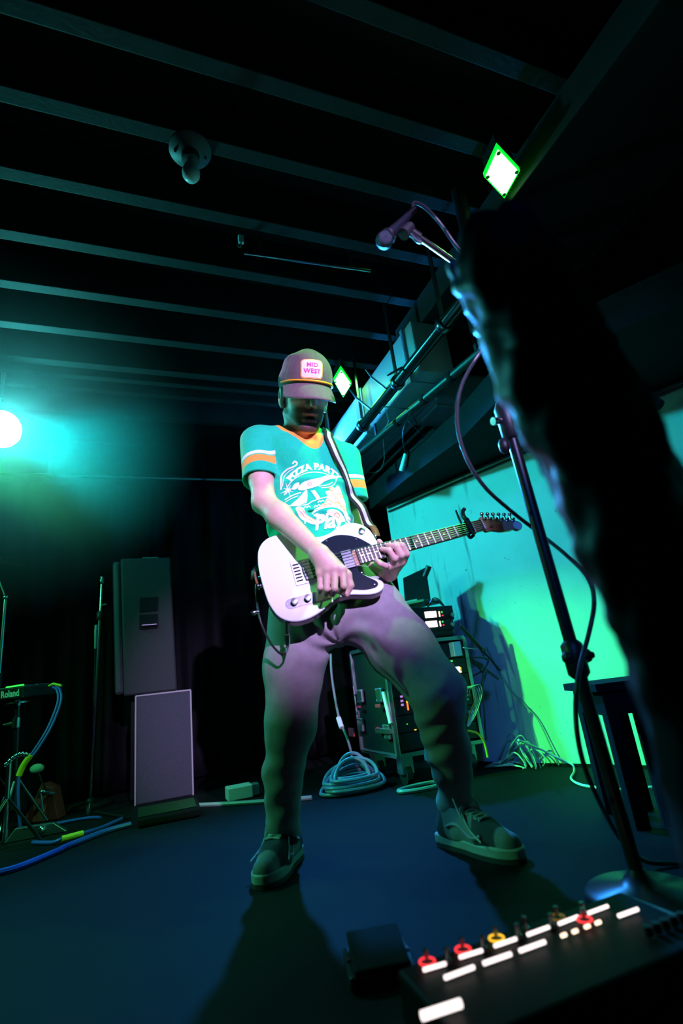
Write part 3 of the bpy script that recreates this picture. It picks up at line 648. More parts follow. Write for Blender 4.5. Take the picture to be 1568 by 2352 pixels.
# left arm behind the guitar and left hand on the neck
fl_ = elL + (wrL - elL) * 0.3
body.cone(shL, elL, 0.047, 0.039, 0.02); body.cone(elL, fl_, 0.038, 0.040, 0.02); body.cone(fl_, wrL, 0.040, 0.027, 0.02)
def NK(px, dn, n):       # a point beside the neck: px = pixel column along it, dn = offset across it, n = height over the front
    a = 0.30 + (px - 908) / 640.0; return GP(a, dn, n)
kn = [NK(930, -0.046, -0.020), NK(917, -0.050, -0.018), NK(903, -0.052, -0.018), NK(889, -0.054, -0.020)]
pi = [NK(936, -0.040, 0.016), NK(922, -0.042, 0.020), NK(906, -0.046, 0.018), NK(884, -0.058, 0.006)]
di = [NK(931, -0.012, 0.030), NK(915, -0.010, 0.033), NK(899, -0.018, 0.030), NK(872, -0.050, 0.016)]
ti = [NK(920, 0.006, 0.017), NK(903, 0.008, 0.018), NK(887, 0.000, 0.017), NK(868, -0.034, 0.014)]
fr2 = [0.0108, 0.0112, 0.0108, 0.0098]
for i in range(4):
    body.cone(wrL + (kn[i] - wrL) * 0.15, kn[i], 0.021, 0.013, 0.014)
    body.cone(kn[i], pi[i], fr2[i] + 0.001, fr2[i], 0.004); body.cone(pi[i], di[i], fr2[i], fr2[i] - 0.0006, 0.003); body.cone(di[i], ti[i], fr2[i] - 0.0006, fr2[i] - 0.0016, 0.003)
body.chain([wrL + (kn[1] - wrL) * 0.35 + GN * -0.012, NK(912, -0.012, -0.034), NK(900, 0.022, -0.026), NK(893, 0.044, -0.010)], [0.018, 0.0135, 0.0115, 0.0095], 0.008)
bv, bf = body.mesh(); bv = relax(bv, bf, 1, 0.4)
rel = (bv - HC) / HS; hl, hf_, hu = rel @ HL, rel @ HF, rel @ HU
inhead = (np.abs(hl) < 0.1) & (np.abs(hf_) < 0.14) & (hu > -0.14) & (hu < 0.15)
beard = np.where(inhead, np.clip((-hu - 0.045 + np.clip(hf_ * 0.25, -0.02, 0.02)) / 0.03, 0, 1) * np.clip((hf_ + 0.005) / 0.03, 0, 1) * np.clip((hu + 0.125) / 0.01, 0, 1), 0)
lip = np.where(inhead & (hf_ > 0.075) & (np.abs(hl) < 0.026) & (hu > -0.096) & (hu < -0.053), 1.0 - np.clip(np.abs(np.abs(hu + 0.0735) - 0.011) / 0.007, 0, 1), 0)
hair = np.where(inhead & (hu > -0.045 - 0.2 * np.clip(hf_, -0.1, 0)) & (hf_ < 0.012) & (np.abs(hl) < 0.076 + 0.004), np.clip((0.012 - hf_) / 0.02, 0, 1), 0)
MT['skin'] = attr_material('skin', (0.66, 0.40, 0.33), [('beard', 0.35, 2, (0.10, 0.05, 0.035), 0.3), ('hair', 0.5, 2, (0.07, 0.04, 0.03), 0.3), ('lip', 0.4, 2, (0.45, 0.16, 0.15), 0.3)], rough=0.5, spec=0.4, bump=0.15, bscale=250, vary=0.06, vscale=40, sss=0.15)
soft_obj('body', bv, bf, MT['skin'], man, {'beard': beard, 'lip': lip, 'hair': hair})
eye = MB()
for q in (-1, 1): pass

# t-shirt
TX = np.array([1.0, 0.10, -0.10])
sh = SDF((-0.46, 1.60, 0.78), (0.24, 2.08, 1.56), 0.0042)
sh.ering(chest + [0, 0, 0.055], PY(706, 1130, 1.838), TX, (0.160, 0.098), (0.158, 0.118), 0.03)
sh.ering(PY(706, 1130, 1.838), belly, TX, (0.158, 0.118), (0.155, 0.122), 0.03)
sh.ering(belly, PY(726, 1345, 1.83), TX, (0.155, 0.122), (0.160, 0.125), 0.03)
sh.cone(neckB + [-0.01, 0.015, -0.03], shR + [0.02, 0, -0.012], 0.070, 0.062, 0.05)
sh.cone(neckB + [0.02, 0.015, -0.03], shL + [-0.02, 0, -0.012], 0.070, 0.060, 0.05)
sh.ell(chest + [-0.04, -0.05, 0.02], X3, (0.10, 0.06, 0.08), 0.04); sh.ell(chest + [0.05, -0.045, 0.01], X3, (0.09, 0.06, 0.08), 0.04)
armR = unit(elR - shR); cuffR = PY(601, 1108, 1.765); cuffL = PY(808, 1150, 1.885)
dR = unit(cuffR - shR); dL = unit(cuffL - shL)
def sleeve(a_, c_, r0, r1, cutn, hollow):
    q = SDF(sh.lo, sh.lo + sh.h * (sh.n - 1), sh.h); q.cone(a_, c_ + unit(c_ - a_) * 0.05, r0, r1 + 0.002, 0.01)
    q.plane_cut(c_, cutn); q.cone(c_ - unit(c_ - a_) * 0.07, c_ + unit(c_ - a_) * 0.05, hollow - 0.012, hollow, 0.003, cut=True)
    m_ = tuple(np.minimum(sh.g.shape, q.g.shape)); A_, B_ = sh.g[:m_[0], :m_[1], :m_[2]], q.g[:m_[0], :m_[1], :m_[2]]
    k = 0.025; hh = np.maximum(k - np.abs(A_ - B_), 0) / k; sh.g[:m_[0], :m_[1], :m_[2]] = np.minimum(A_, B_) - hh * hh * k * 0.25
sleeve(shR, cuffR, 0.066, 0.073, unit(dR + np.array([-0.12, 0, 0.0])), 0.066); sleeve(shL, cuffL, 0.058, 0.060, dL, 0.053)
# neck opening with a V at the front
vpt = PY(727, 1015, 1.715); nk0 = neckB + np.array([0.0, 0.0, 0.055])
NKC = [(nk0 + [0, 0.01, 0.06], nk0 + [0.0, -0.01, -0.035], 0.088, 0.064), (nk0 + [0.008, -0.03, -0.02], vpt + np.array([0, -0.01, 0.002]), 0.058, 0.012)]
for a_, b_, r1_, r2_ in NKC: sh.cone(a_, b_, r1_, r2_, 0.006, cut=True)
# folds
X, Y_, Z = sh.grid(); band = np.exp(-(sh.g / 0.03) ** 2)
sh.g += band * 0.0035 * np.sin((Z * 26 + X * 30 + 3 * np.sin(X * 14))) * np.exp(-((X + 0.24) / 0.07) ** 2)
sh.g += band * 0.0045 * np.sin(X * 70 - Z * 55 + 2 * np.sin(Z * 20)) * np.exp(-((Z - 1.02) / 0.12) ** 2) * (X < -0.08)
sh.g += band * 0.0025 * np.sin(X * 40 + Z * 22)
sv, sf_ = sh.mesh(); sv = relax(sv, sf_, 2, 0.5)
def dist_cone(P, a, b, ra, rb):
    w = b - a; t = np.clip(((P - a) @ w) / (w @ w), 0, 1); return np.linalg.norm(P - a - t[:, None] * w, axis=1) - (ra + (rb - ra) * t)
col = np.min([dist_cone(sv, *map(V3, q[:2]), *q[2:]) for q in NKC], axis=0)
def along(P, a, d, R):
    q = P - a; h = q @ d; rr = np.linalg.norm(q - h[:, None] * d, axis=1); return np.where(rr < R, h, -1.0)
stR = along(sv, shR, dR, 0.115); LR = np.linalg.norm(cuffR - shR); stR = np.where(sv[:, 0] < shR[0] + 0.075, (stR - LR), -1.0)
stL = along(sv, shL, dL, 0.075); LL = np.linalg.norm(cuffL - shL); stL = np.where(sv[:, 0] > shL[0] - 0.030, (stL - LL), -1.0)
OR = (0.98, 0.36, 0.06); WHT = (0.85, 0.85, 0.88)
MT['tee'] = attr_material('green_cotton', (0.012, 0.56, 0.30), [('stripe_a', -0.095, -0.080, WHT, 0.0008), ('stripe_a', -0.075, -0.043, OR, 0.0008), ('stripe_b', -0.085, -0.072, WHT, 0.0008), ('stripe_b', -0.066, -0.034, OR, 0.0008), ('collar', -0.02, 0.022, OR, 0.0008)], rough=0.85, spec=0.2, bump=0.15, bscale=600, vary=0.06, vscale=60)
MT['tee'].node_tree.nodes['Principled BSDF'].inputs['Sheen Weight'].default_value = 0.3
tee = soft_obj('t_shirt', sv, sf_, MT['tee'], man, {'collar': col, 'stripe_a': stR, 'stripe_b': stL})
tee['label'] = 'green ringer t-shirt with orange v-neck, striped sleeves and white print'
TEE_BVH = BVHTree.FromPolygons([Vector(p) for p in sv], [tuple(q) for q in sf_])

# trousers
hipR, hipL = PY(690, 1410, 1.84), PY(845, 1395, 1.83)
thR, knR, shnR, anR = PY(676, 1530, 1.81), PY(668, 1658, 1.775), PY(650, 1780, 1.815), PY(650, 1888, 1.865)
thL, knL, shnL, anL = PY(925, 1490, 1.785), PY(1003, 1592, 1.735), PY(1028, 1720, 1.80), PY(1046, 1838, 1.88)
tr = SDF((-0.46, 1.58, 0.06), (0.40, 2.06, 1.00), 0.005)
tr.ering(PY(735, 1310, 1.845), (hipR + hipL) / 2 + [0, 0, 0.02], (1, 0, 0), (0.150, 0.112), (0.178, 0.122), 0.04)
tr.cone(hipR, thR, 0.112, 0.100, 0.05); tr.cone(thR, knR, 0.100, 0.078, 0.03); tr.cone(knR, shnR, 0.078, 0.060, 0.03); tr.cone(shnR, anR, 0.062, 0.053, 0.02)
tr.cone(hipL, thL, 0.118, 0.108, 0.05); tr.cone(thL, knL, 0.108, 0.085, 0.03); tr.cone(knL, shnL, 0.084, 0.068, 0.03); tr.cone(shnL, anL, 0.069, 0.055, 0.02)
tr.ell(PY(775, 1430, 1.83), X3, (0.13, 0.11, 0.08), 0.05)
tr.cone(anR, anR + unit(anR - shnR) * 0.02, 0.054, 0.046, 0.01); tr.cone(anL, anL + unit(anL - shnL) * 0.02, 0.056, 0.048, 0.01)
X, Y_, Z = tr.grid(); band = np.exp(-(tr.g / 0.035) ** 2)
def legcoord(a, b):
    a = V3(a); d = unit(V3(b) - a); return (X - a[0]) * d[0] + (Y_ - a[1]) * d[1] + (Z - a[2]) * d[2]
wR = np.exp(-((X - (knR[0] - 0.02)) / 0.13) ** 2) * (0.62 + 0.38 * np.sin(Z * 19 + X * 26 + Y_ * 17)); wL = np.exp(-((X - (knL[0])) / 0.13) ** 2) * (X > 0.05)
tR = legcoord(knR, anR); tL = legcoord(knL, anL)
ang = X * 12 - Y_ * 8
tr.g += (band * wR * (X < -0.1) * 0.0042 * (np.sin(tR * 88 + ang * 2.2 + 1.8 * np.sin(X * 24 + Z * 9)) + 0.6 * np.sin(tR * 47 - ang * 2.5 + 1.0)) * np.clip((tR + 0.10) / 0.18, 0.08, 1)).astype(np.float32)
tr.g += (band * wL * 0.0042 * (np.sin(tL * 80 + ang * 2.0 + 1.8 * np.sin(X * 20 - Z * 11)) + 0.6 * np.sin(tL * 43 - ang * 2.6)) * np.clip((tL + 0.12) / 0.2, 0.12, 1)).astype(np.float32)
cr_ = PY(800, 1475, 1.76)
rad = np.sqrt((X - cr_[0]) ** 2 + (Z - cr_[2]) ** 2)
tr.g += (band * 0.0055 * np.sin(np.arctan2(Z - cr_[2], X - cr_[0] + 0.03) * 8 + 22 * rad + 3 * np.sin(X * 16)) * np.exp(-((rad - 0.10) / 0.075) ** 2) * (Y_ < 1.85)).astype(np.float32)
tr.g += (band * 0.004 * np.sin(Z * 24 + X * 18) * (X > -0.05)).astype(np.float32)
pv, pf = tr.mesh(); pv = relax(pv, pf, 2, 0.5)
MT['pants'] = mat('mauve_twill', (0.34, 0.29, 0.31), 0.85, spec=0.2, vary=0.10, vscale=30, bump=0.25, bscale=450)
soft_obj('trousers', pv, pf, MT['pants'], man)['label'] = 'grey mauve tapered jogger trousers'
# socks
sk = MB()
for a_, b_ in ((anR, anR + np.array([0.0, -0.012, -0.06])), (anL, anL + np.array([0.008, -0.012, -0.06]))):
    MB().tube([a_ + (a_ - b_) * 0.3, a_, b_], [0.040, 0.040, 0.042], 16).build('sock', MT['black_cloth'], man, True)

# shoes
def shoe(heel, toe, name, flip, label):
    heel = V3(heel); toe = V3(toe); f = unit(toe - heel); l = np.cross(EZ, f); L = np.linalg.norm(toe - heel)
    def SP(t, s, z): return heel + f * (t * L) + l * s + EZ * z
    ax = [f, l, EZ]
    so = SDF(np.minimum(heel, toe) - 0.10, np.maximum(heel, toe) + np.array([0.10, 0.10, 0.16]), 0.0045)
    so.cone(SP(0.14, 0, 0.05), SP(0.30, 0, 0.05), 0.040, 0.039, 0.03); so.cone(SP(0.30, 0, 0.045), SP(0.62, 0.004, 0.042), 0.040, 0.046, 0.03); so.cone(SP(0.62, 0.004, 0.040), SP(0.86, 0.0, 0.036), 0.046, 0.036, 0.03)
    so.cone(SP(0.16, 0, 0.06), SP(0.20, 0, 0.115), 0.041, 0.040, 0.03); so.cone(SP(0.34, 0, 0.09), SP(0.56, 0, 0.066), 0.032, 0.032, 0.03)
    so.plane_cut(SP(0, 0, 0.030), -EZ); so.plane_cut(SP(0.2, 0, 0.125), unit(EZ + f * 0.25))
    so.cone(SP(0.19, 0, 0.10), SP(0.20, 0, 0.16), 0.030, 0.034, 0.006, cut=True)
    v, F = so.mesh(); v = relax(v, F, 1); q = v - heel; tt = (q @ f) / L; zz = q[:, 2]; ss = q @ l
    toecap = tt + 0.0; upper = soft_obj(name, v, F, attr_material(name + '_upper', (0.24, 0.22, 0.24), [('along', 0.58, 0.80, (0.06, 0.05, 0.055), 0.01), ('along', -0.2, 0.22, (0.06, 0.05, 0.055), 0.01)], rough=0.85, bump=0.2, bscale=500), man, {'along': toecap + (zz - 0.05) * 0.9})
    upper['label'] = label
    out = [(-0.005, 0.0), (0.0, 0.03), (0.06, 0.043), (0.2, 0.044), (0.4, 0.043), (0.6, 0.052), (0.78, 0.050), (0.9, 0.038), (0.98, 0.018), (1.0, 0.0), (0.98, -0.02), (0.9, -0.038), (0.78, -0.048), (0.6, -0.050), (0.4, -0.042), (0.2, -0.043), (0.06, -0.042), (0.0, -0.03)]
    pts = [(p[0] * L, p[1]) for p in spline([(a, b, 0) for a, b in out], 3, True)]
    MB().prism([(p[0], p[1]) for p in pts], heel, f, l, 0.010, 0.038, EZ).build('midsole', MT['sole'], upper, True, bevel=0.005)
    MB().prism([(p[0], p[1]) for p in pts], heel, f, l, 0.001, 0.0105, EZ).build('outsole', MT['outsole'], upper)
    MB().prism([(0.31 * L, -0.022), (0.33 * L, 0.022), (0.24 * L, 0.026), (0.24 * L, -0.026)], heel + EZ * 0.0, f, l, 0.10, 0.142, unit(EZ + f * 0.15)).build('tongue', MT['shoe_canvas'], upper, True, bevel=0.004)
    bv_ = BVHTree.FromPolygons([Vector(p) for p in v], [tuple(x) for x in F])
    def top(t, s):
        h = bv_.ray_cast(Vector(SP(t, s, 0.3)), Vector((0, 0, -1))); return np.array(h[0]) + EZ * 0.003 if h[0] else SP(t, s, 0.1)
    lc = MB()
    for k in range(5):
        t = 0.36 + 0.055 * k
        lc.tube([top(t, -0.024), top(t + 0.012, -0.008), top(t + 0.024, 0.008), top(t + 0.036, 0.024)], 0.0032, 6); lc.tube([top(t + 0.036, -0.024), top(t + 0.024, -0.008), top(t + 0.012, 0.008), top(t, 0.024)], 0.0032, 6)
    a0 = top(0.36, 0)
    for sgn, ln in ((1, 0.13), (-1, 0.11)):
        lc.tube(spline([a0 + EZ * 0.006, top(0.42, sgn * 0.03) + EZ * 0.012, top(0.55, sgn * 0.045) + EZ * 0.003, SP(0.72, sgn * 0.06, 0.05)], 5), 0.003, 6)
        lc.tube(spline([a0 + EZ * 0.006, top(0.34, sgn * 0.03) + EZ * 0.035, top(0.46, sgn * 0.04) + EZ * 0.02, top(0.40, sgn * 0.015) + EZ * 0.006], 5), 0.003, 6)
    lc.build('shoe_lace', MT['lace'], upper, True)
    st = []
    for k in range(15):
        t = 0.25 + 0.42 * k / 14; z = 0.058 + 0.016 * math.sin(k / 14 * 5.0 + 0.6) + 0.012 * (k / 14)
        for sg in (-1, 1):
            h = bv_.ray_cast(Vector(SP(t, sg * 0.2, z)), Vector(l * -sg)); st.append((sg, np.array(h[0]) + l * sg * 0.0005 if h[0] else SP(t, sg * 0.045, z)))
    for sg in (-1, 1): MB().tube([p for q_, p in st if q_ == sg], 0.0058, 6).build('side_stripe', MT['shoe_stripe'], upper, True)
    return upper
shoe(PZ(668, 1975) + [0.005, 0.03, 0], PZ(598, 2047), 'shoe', 1, 'two-tone skate shoe with loose laces planted towards the camera')
shoe(PZ(1020, 1938) + [0.0, 0.01, 0], PZ(1206, 1985), 'shoe', -1, 'two-tone skate shoe with wavy side stripe pointing sideways')

# cap
CF = HF; 
cp = SDF(HC - 0.22, HC + 0.24, 0.0036)
cp.ell(HP(0, -0.006, 0.040), HAX, hr(0.087, 0.108, 0.108), 0.005); cp.ell(HP(0, 0.040, 0.075), HAX, hr(0.066, 0.062, 0.066), 0.05); cp.ell(HP(0, -0.02, 0.085), HAX, hr(0.07, 0.075, 0.062), 0.04)
cp.plane_cut(HP(0, 0, 0.024), unit(-HU + HF * 0.10)); cp.ell(HP(0, -0.008, 0.02), HAX, hr(0.080, 0.100, 0.09), 0.004, cut=True)
gX, gY, gZ = cp.grid(); bnd = np.exp(-(cp.g / 0.03) ** 2)
qq = [((gX - HC[0]) * a[0] + (gY - HC[1]) * a[1] + (gZ - HC[2]) * a[2]) / HS for a in HAX]
angl = np.arctan2(qq[0], qq[1])
cp.g += (bnd * 0.0015 * np.exp(-(np.abs((angl / (math.pi / 3) - 0.5) % 1 - 0.5) / 0.03) ** 2) * (qq[2] > 0.02)).astype(np.float32)
cp.g += (bnd * 0.003 * np.sin(qq[0] * 60 + qq[2] * 70) * (qq[1] < 0.03)).astype(np.float32)
cv, cf = cp.mesh(); cv = relax(cv, cf, 1)
cap = soft_obj('cap', cv, cf, MT['cap'], man); cap['label'] = 'dusky trucker cap with yellow rope and white patch'
CAPB = BVHTree.FromPolygons([Vector(p) for p in cv], [tuple(x) for x in cf])
MB().ball(HP(0, 0.0, 0.150), 0.008 * HS, 10, (1, 1, 0.8)).build('button', MT['cap'], cap, True)
nA, nR = 28, 8; vv = []; ff = []
base_in = []
for i in range(nA + 1):
    th = math.radians(-74 + 148 * i / nA); l0 = 0.0875 * math.sin(th); f0 = -0.006 + 0.109 * math.cos(th) + 0.002; u0 = 0.026 + 0.10 * f0 * 0.9
    ext = 0.078 * (math.cos(th * 0.98) ** 0.75 if math.cos(th) > 0 else 0)
    base_in.append(HP(l0, f0, u0 + 0.004))
    for j in range(nR + 1):
        t = j / nR; l = l0 * (1 + 0.06 * t); f = f0 + ext * t
        u = u0 - 0.50 * ext * t - 0.20 * ext * t * t - 3.4 * l * l * (0.35 + 0.65 * t) + 3.4 * l0 * l0 * 0.35
        vv.append(HP(l, f, u))
for i in range(nA):
    for j in range(nR):
        q = i * (nR + 1) + j; ff.append((q, q + nR + 1, q + nR + 2, q + 1))
vis = obj('brim', vv, ff, MT['cap'], cap, True); sm = vis.modifiers.new('thick', 'SOLIDIFY'); sm.thickness = 0.004; sm.offset = 0
rope = []
for a in range(-72, 73, 4):
    u_ = 0.034 + 0.0095 * math.cos(math.radians(a)); d_ = HL * math.sin(math.radians(a)) + HF * math.cos(math.radians(a)); c_ = HP(0, -0.006, u_)
    h = CAPB.ray_cast(Vector(c_ + d_ * 0.25), Vector(-d_), 0.25); rope.append((np.array(h[0]) if h[0] else c_ + d_ * 0.1) + d_ * 0.0028)
MB().tube(rope, 0.0042, 8).build('rope', MT['orange_cord'], cap, True)
def onto(bvh, o, ax, ay, an, uv, off):
    s = V3(o) + ax * uv[0] + ay * uv[1] + an * 0.35
    h = bvh.ray_cast(Vector(s), Vector(-an), 0.7)
    return (np.array(h[0]) + an * off) if h[0] is not None else None
def refine(vs, fs, mx):
    bm = bmesh.new(); bv_ = [bm.verts.new((x, y, 0)) for x, y in vs]
    for f in fs:
        try: bm.faces.new([bv_[i] for i in f])
        except ValueError: pass
    bmesh.ops.triangulate(bm, faces=bm.faces)
    for _ in range(5):
        e = [x for x in bm.edges if x.calc_length() > mx]
        if not e: break
        bmesh.ops.subdivide_edges(bm, edges=e, cuts=1); bmesh.ops.triangulate(bm, faces=bm.faces)
    bm.verts.index_update(); v = [(q.co.x, q.co.y) for q in bm.verts]; f = [tuple(q.index for q in p.verts) for p in bm.faces]; bm.free(); return v, f
def decal(name, bvh, o, ax, ay, an, vs, fs, off, m, parent, mx=0.01):
    v, f = refine(vs, fs, mx); w = [onto(bvh, o, ax, ay, an, p, off) for p in v]
    bad = [i for i, p in enumerate(w) if p is None]; b = set(bad)
    f = [q for q in f if not any(i in b for i in q)]
    w = [p if p is not None else V3(o) for p in w]
    used = sorted(set(i for q in f for i in q)); mp_ = {k: i for i, k in enumerate(used)}
    if not f: return None
    return obj(name, [w[i] for i in used], [tuple(mp_[i] for i in q) for q in f], m, parent, True)
def rrect(w, h, r, n=6):
    out = []
    for cx, cy, a0 in ((w - r, h - r, 0), (-w + r, h - r, 90), (-w + r, -h + r, 180), (w - r, -h + r, 270)):
        for k in range(n + 1): a = math.radians(a0 + 90 * k / n); out.append((cx + r * math.cos(a), cy + r * math.sin(a)))
    return out
PN = unit(HF + HU * 0.30); PU = unit(HU - PN * np.dot(HU, PN)); PO = HP(-0.010, 0.10, 0.080)
rp = rrect(0.040, 0.036, 0.014)
decal('patch_border', CAPB, PO, HL, PU, PN, rp, [tuple(range(len(rp)))], 0.0016, MT['orange_print'], cap)
rp = rrect(0.0365, 0.0325, 0.012)
pt = decal('patch', CAPB, PO, HL, PU, PN, rp, [tuple(range(len(rp)))], 0.0024, MT['white_print'], cap)
for txt, dy in (('MID', 0.006), ('WEST', -0.017)):
    vs, fs = text_polys(txt, 0.022, 0.0008, 0, 1.12)
    decal('lettering', CAPB, PO, HL, PU, PN, [(x, y + dy) for x, y in vs], fs, 0.0032, MT['pink_print'], pt, 0.02)
for l_, f_, u_ in ((0.045, 0.055, 0.120), (-0.045, 0.055, 0.120)):
    MB().ball(HP(l_, f_, u_), 0.004, 8).build('eyelet', MT['black_matte'], cap, True)
# ------------------------------------------------------------------ print on the t-shirt
SN = unit(np.array([0.16, -0.96, 0.06])); SU = unit(np.array([-0.02, 0.05, 1.0]) - SN * np.dot([-0.02, 0.05, 1.0], SN)); SR = np.cross(SU, SN); SR = SR if SR[0] > 0 else -SR
SO = PY(727, 1118, 1.70)
PRM = MT['white_print']
def shirt(name, vs, fs, off=0.0016, m=PRM, mx=0.012): return decal(name, TEE_BVH, SO, SR, SU, SN, [(0.90 * x, 0.98 * y) for x, y in vs], fs, off, m, tee, mx)
def stroke2(pts, w, n=6, closed=False):
    P = spline([(x, y, 0) for x, y in pts], n, closed); vs = []; fs = []; m = len(P)
    for i in range(m):
        a = P[max(i - 1, 0)]; b = P[min(i + 1, m - 1)]; t = unit(b - a); k = w[min(i * len(w) // m, len(w) - 1)] if hasattr(w, '__len__') else w
        q = np.array([-t[1], t[0], 0]) * k / 2; vs += [tuple((P[i] + q)[:2]), tuple((P[i] - q)[:2])]
    for i in range(m - 1): fs.append((2 * i, 2 * i + 1, 2 * i + 3, 2 * i + 2))
    return vs, fs
def fill2(pts, n=6):
    P = spline([(x, y, 0) for x, y in pts], n, True); vs = [tuple(p[:2]) for p in P]; return vs, [tuple(range(len(vs)))]
def arch(txt, size, bold, R, cy, cx=0.0, sp=1.0, x_off=0.0):
    vs, fs = text_polys(txt, size, bold, 0, sp); out = []
    for x, y in vs:
        a = (x + x_off) / R; out.append((cx + (R + y) * math.sin(a), cy + (R + y) * math.cos(a)))
    return out, fs
vs, fs = arch('PIZZA PARTY', 0.0345, 0.0022, 0.140, -0.058, 0.002, 1.04); shirt('lettering', vs, fs)
vs, fs = text_polys('Play', 0.074, 0.0022, 0.25, 0.95); shirt('lettering', [(x + 0.030, y - 0.148 + 0.10 * x) for x, y in vs], fs)
vs, fs = text_polys('F', 0.026, 0.0012); shirt('lettering', [(x - 0.056, y - 0.128) for x, y in vs], fs)
vs, fs = text_polys('s', 0.070, 0.002, 0.25); shirt('lettering', [(x + 0.112, y - 0.132) for x, y in vs], fs)
shirt('print_line', *stroke2([(-0.125, -0.005), (-0.10, 0.035), (-0.05, 0.062), (0.0, 0.069), (0.05, 0.062), (0.09, 0.04)], 0.0035))
shirt('print_swirl', *stroke2([(-0.135, 0.02), (-0.128, 0.075), (-0.105, 0.098), (-0.075, 0.103), (-0.062, 0.112), (-0.07, 0.122), (-0.08, 0.115)], 0.006))
shirt('print_swirl', *stroke2([(-0.128, 0.03), (-0.118, 0.07), (-0.098, 0.088), (-0.078, 0.095)], 0.003))
# saucer with beam
shirt('print_saucer', *fill2([(-0.070, 0.012), (-0.050, 0.030), (-0.02, 0.036), (0.02, 0.042), (0.065, 0.060), (0.09, 0.058), (0.085, 0.048), (0.04, 0.030), (0.01, 0.012), (-0.03, 0.004), (-0.058, 0.002)]))
shirt('print_line', *stroke2([(0.02, 0.004), (0.05, 0.008), (0.078, 0.024), (0.09, 0.046)], 0.003)); shirt('print_line', *stroke2([(0.012, 0.010), (0.045, 0.016), (0.072, 0.030)], 0.003))
shirt('print_beam', *fill2([(-0.045, -0.002), (-0.035, -0.002), (-0.042, -0.045), (-0.055, -0.052), (-0.09, -0.056), (-0.105, -0.048), (-0.075, -0.03)], 2))
shirt('print_beam', [(-0.022, -0.004), (-0.006, -0.004), (0.012, -0.036), (-0.004, -0.040)], [(0, 1, 2, 3)])
shirt('print_ring', *stroke2([(-0.032, 0.02), (-0.024, 0.025), (-0.016, 0.022), (-0.022, 0.016), (-0.032, 0.02)], 0.0018), 0.0026, MT['tee'])
for k in range(8):
    a = k * math.pi / 4 + 0.2; r = 0.024 if k % 2 else 0.034
    shirt('print_star_ray', [(-0.108 + 0.003 * math.cos(a + 1.57), 0.012 + 0.003 * math.sin(a + 1.57)), (-0.108 - 0.003 * math.cos(a + 1.57), 0.012 - 0.003 * math.sin(a + 1.57)), (-0.108 + r * math.cos(a), 0.012 + r * math.sin(a))], [(0, 1, 2)])
shirt('print_cloud', *fill2([(-0.092, 0.012), (-0.085, 0.028), (-0.066, 0.034), (-0.064, 0.022), (-0.078, 0.010)]))
shirt('print_line', *stroke2([(-0.125, -0.024), (-0.09, -0.012), (-0.06, -0.006)], 0.004)); shirt('print_line', *stroke2([(-0.125, -0.034), (-0.09, -0.022), (-0.072, -0.018)], 0.003)); shirt('print_line', *stroke2([(-0.125, -0.048), (-0.05, -0.058), (-0.02, -0.046), (0.03, -0.034), (0.055, -0.03)], 0.0035))
for bx, by in ((-0.045, -0.068), (-0.005, -0.066), (0.012, -0.05), (-0.015, -0.083), (0.045, -0.145 + 0.03), (0.05, -0.098)):
    shirt('print_bird', *stroke2([(bx - 0.013, by - 0.004), (bx - 0.005, by + 0.004), (bx, by - 0.001), (bx + 0.006, by + 0.005), (bx + 0.014, by)], 0.0035, 3))
# surf: crest, foam and board
crest = [(0.028, -0.052), (0.04, -0.028), (0.035, -0.012), (0.052, -0.004), (0.062, 0.012), (0.078, 0.008), (0.09, 0.022), (0.102, 0.01), (0.108, -0.02), (0.116, -0.045), (0.112, -0.075), (0.12, -0.10), (0.105, -0.108), (0.095, -0.09), (0.075, -0.078), (0.05, -0.074), (0.02, -0.078), (-0.012, -0.088), (-0.03, -0.098), (-0.015, -0.078), (0.01, -0.066)]
shirt('print_wave', *fill2(crest, 4))
shirt('print_wave', *fill2([(0.03, -0.088), (0.055, -0.082), (0.082, -0.09), (0.098, -0.105), (0.102, -0.118), (0.09, -0.124), (0.07, -0.118), (0.05, -0.108), (0.035, -0.10)], 4))
for k in range(5):
    cx, cy = 0.06 + 0.010 * k, -0.010 - 0.016 * k
    shirt('print_foam_curl', *stroke2([(cx - 0.012, cy), (cx - 0.002, cy + 0.008), (cx + 0.008, cy + 0.002), (cx + 0.002, cy - 0.006), (cx - 0.003, cy)], 0.0022, 4), 0.0027, MT['tee'])
for cx, cy, sc in ((0.045, -0.055, 1.3), (0.078, -0.06, 1.3), (0.098, -0.02, 1.2), (0.060, 0.0, 1.0), (0.104, -0.07, 1.2), (0.02, -0.066, 0.9), (0.07, -0.104, 1.2)):
    shirt('print_foam_curl', *stroke2([(cx - 0.012 * sc, cy), (cx - 0.002 * sc, cy + 0.008 * sc), (cx + 0.009 * sc, cy + 0.002 * sc), (cx + 0.002 * sc, cy - 0.006 * sc), (cx - 0.004 * sc, cy)], 0.0026, 4), 0.0028, MT['tee'])
shirt('print_foam_curl', *stroke2([(0.0, -0.074), (0.03, -0.062), (0.06, -0.064), (0.085, -0.078)], 0.0018), 0.0027, MT['tee'])
shirt('print_board', *fill2([(-0.088, -0.066), (-0.074, -0.060), (-0.060, -0.072), (-0.048, -0.094), (-0.03, -0.112), (-0.008, -0.122), (-0.012, -0.132), (-0.035, -0.132), (-0.06, -0.118), (-0.08, -0.096)]))
shirt('print_board_line', *stroke2([(-0.082, -0.074), (-0.068, -0.088), (-0.052, -0.108), (-0.03, -0.122)], 0.0022), 0.0027, MT['tee']); shirt('print_board_line', *stroke2([(-0.074, -0.067), (-0.06, -0.082), (-0.044, -0.102), (-0.022, -0.118)], 0.0018), 0.0027, MT['tee'])
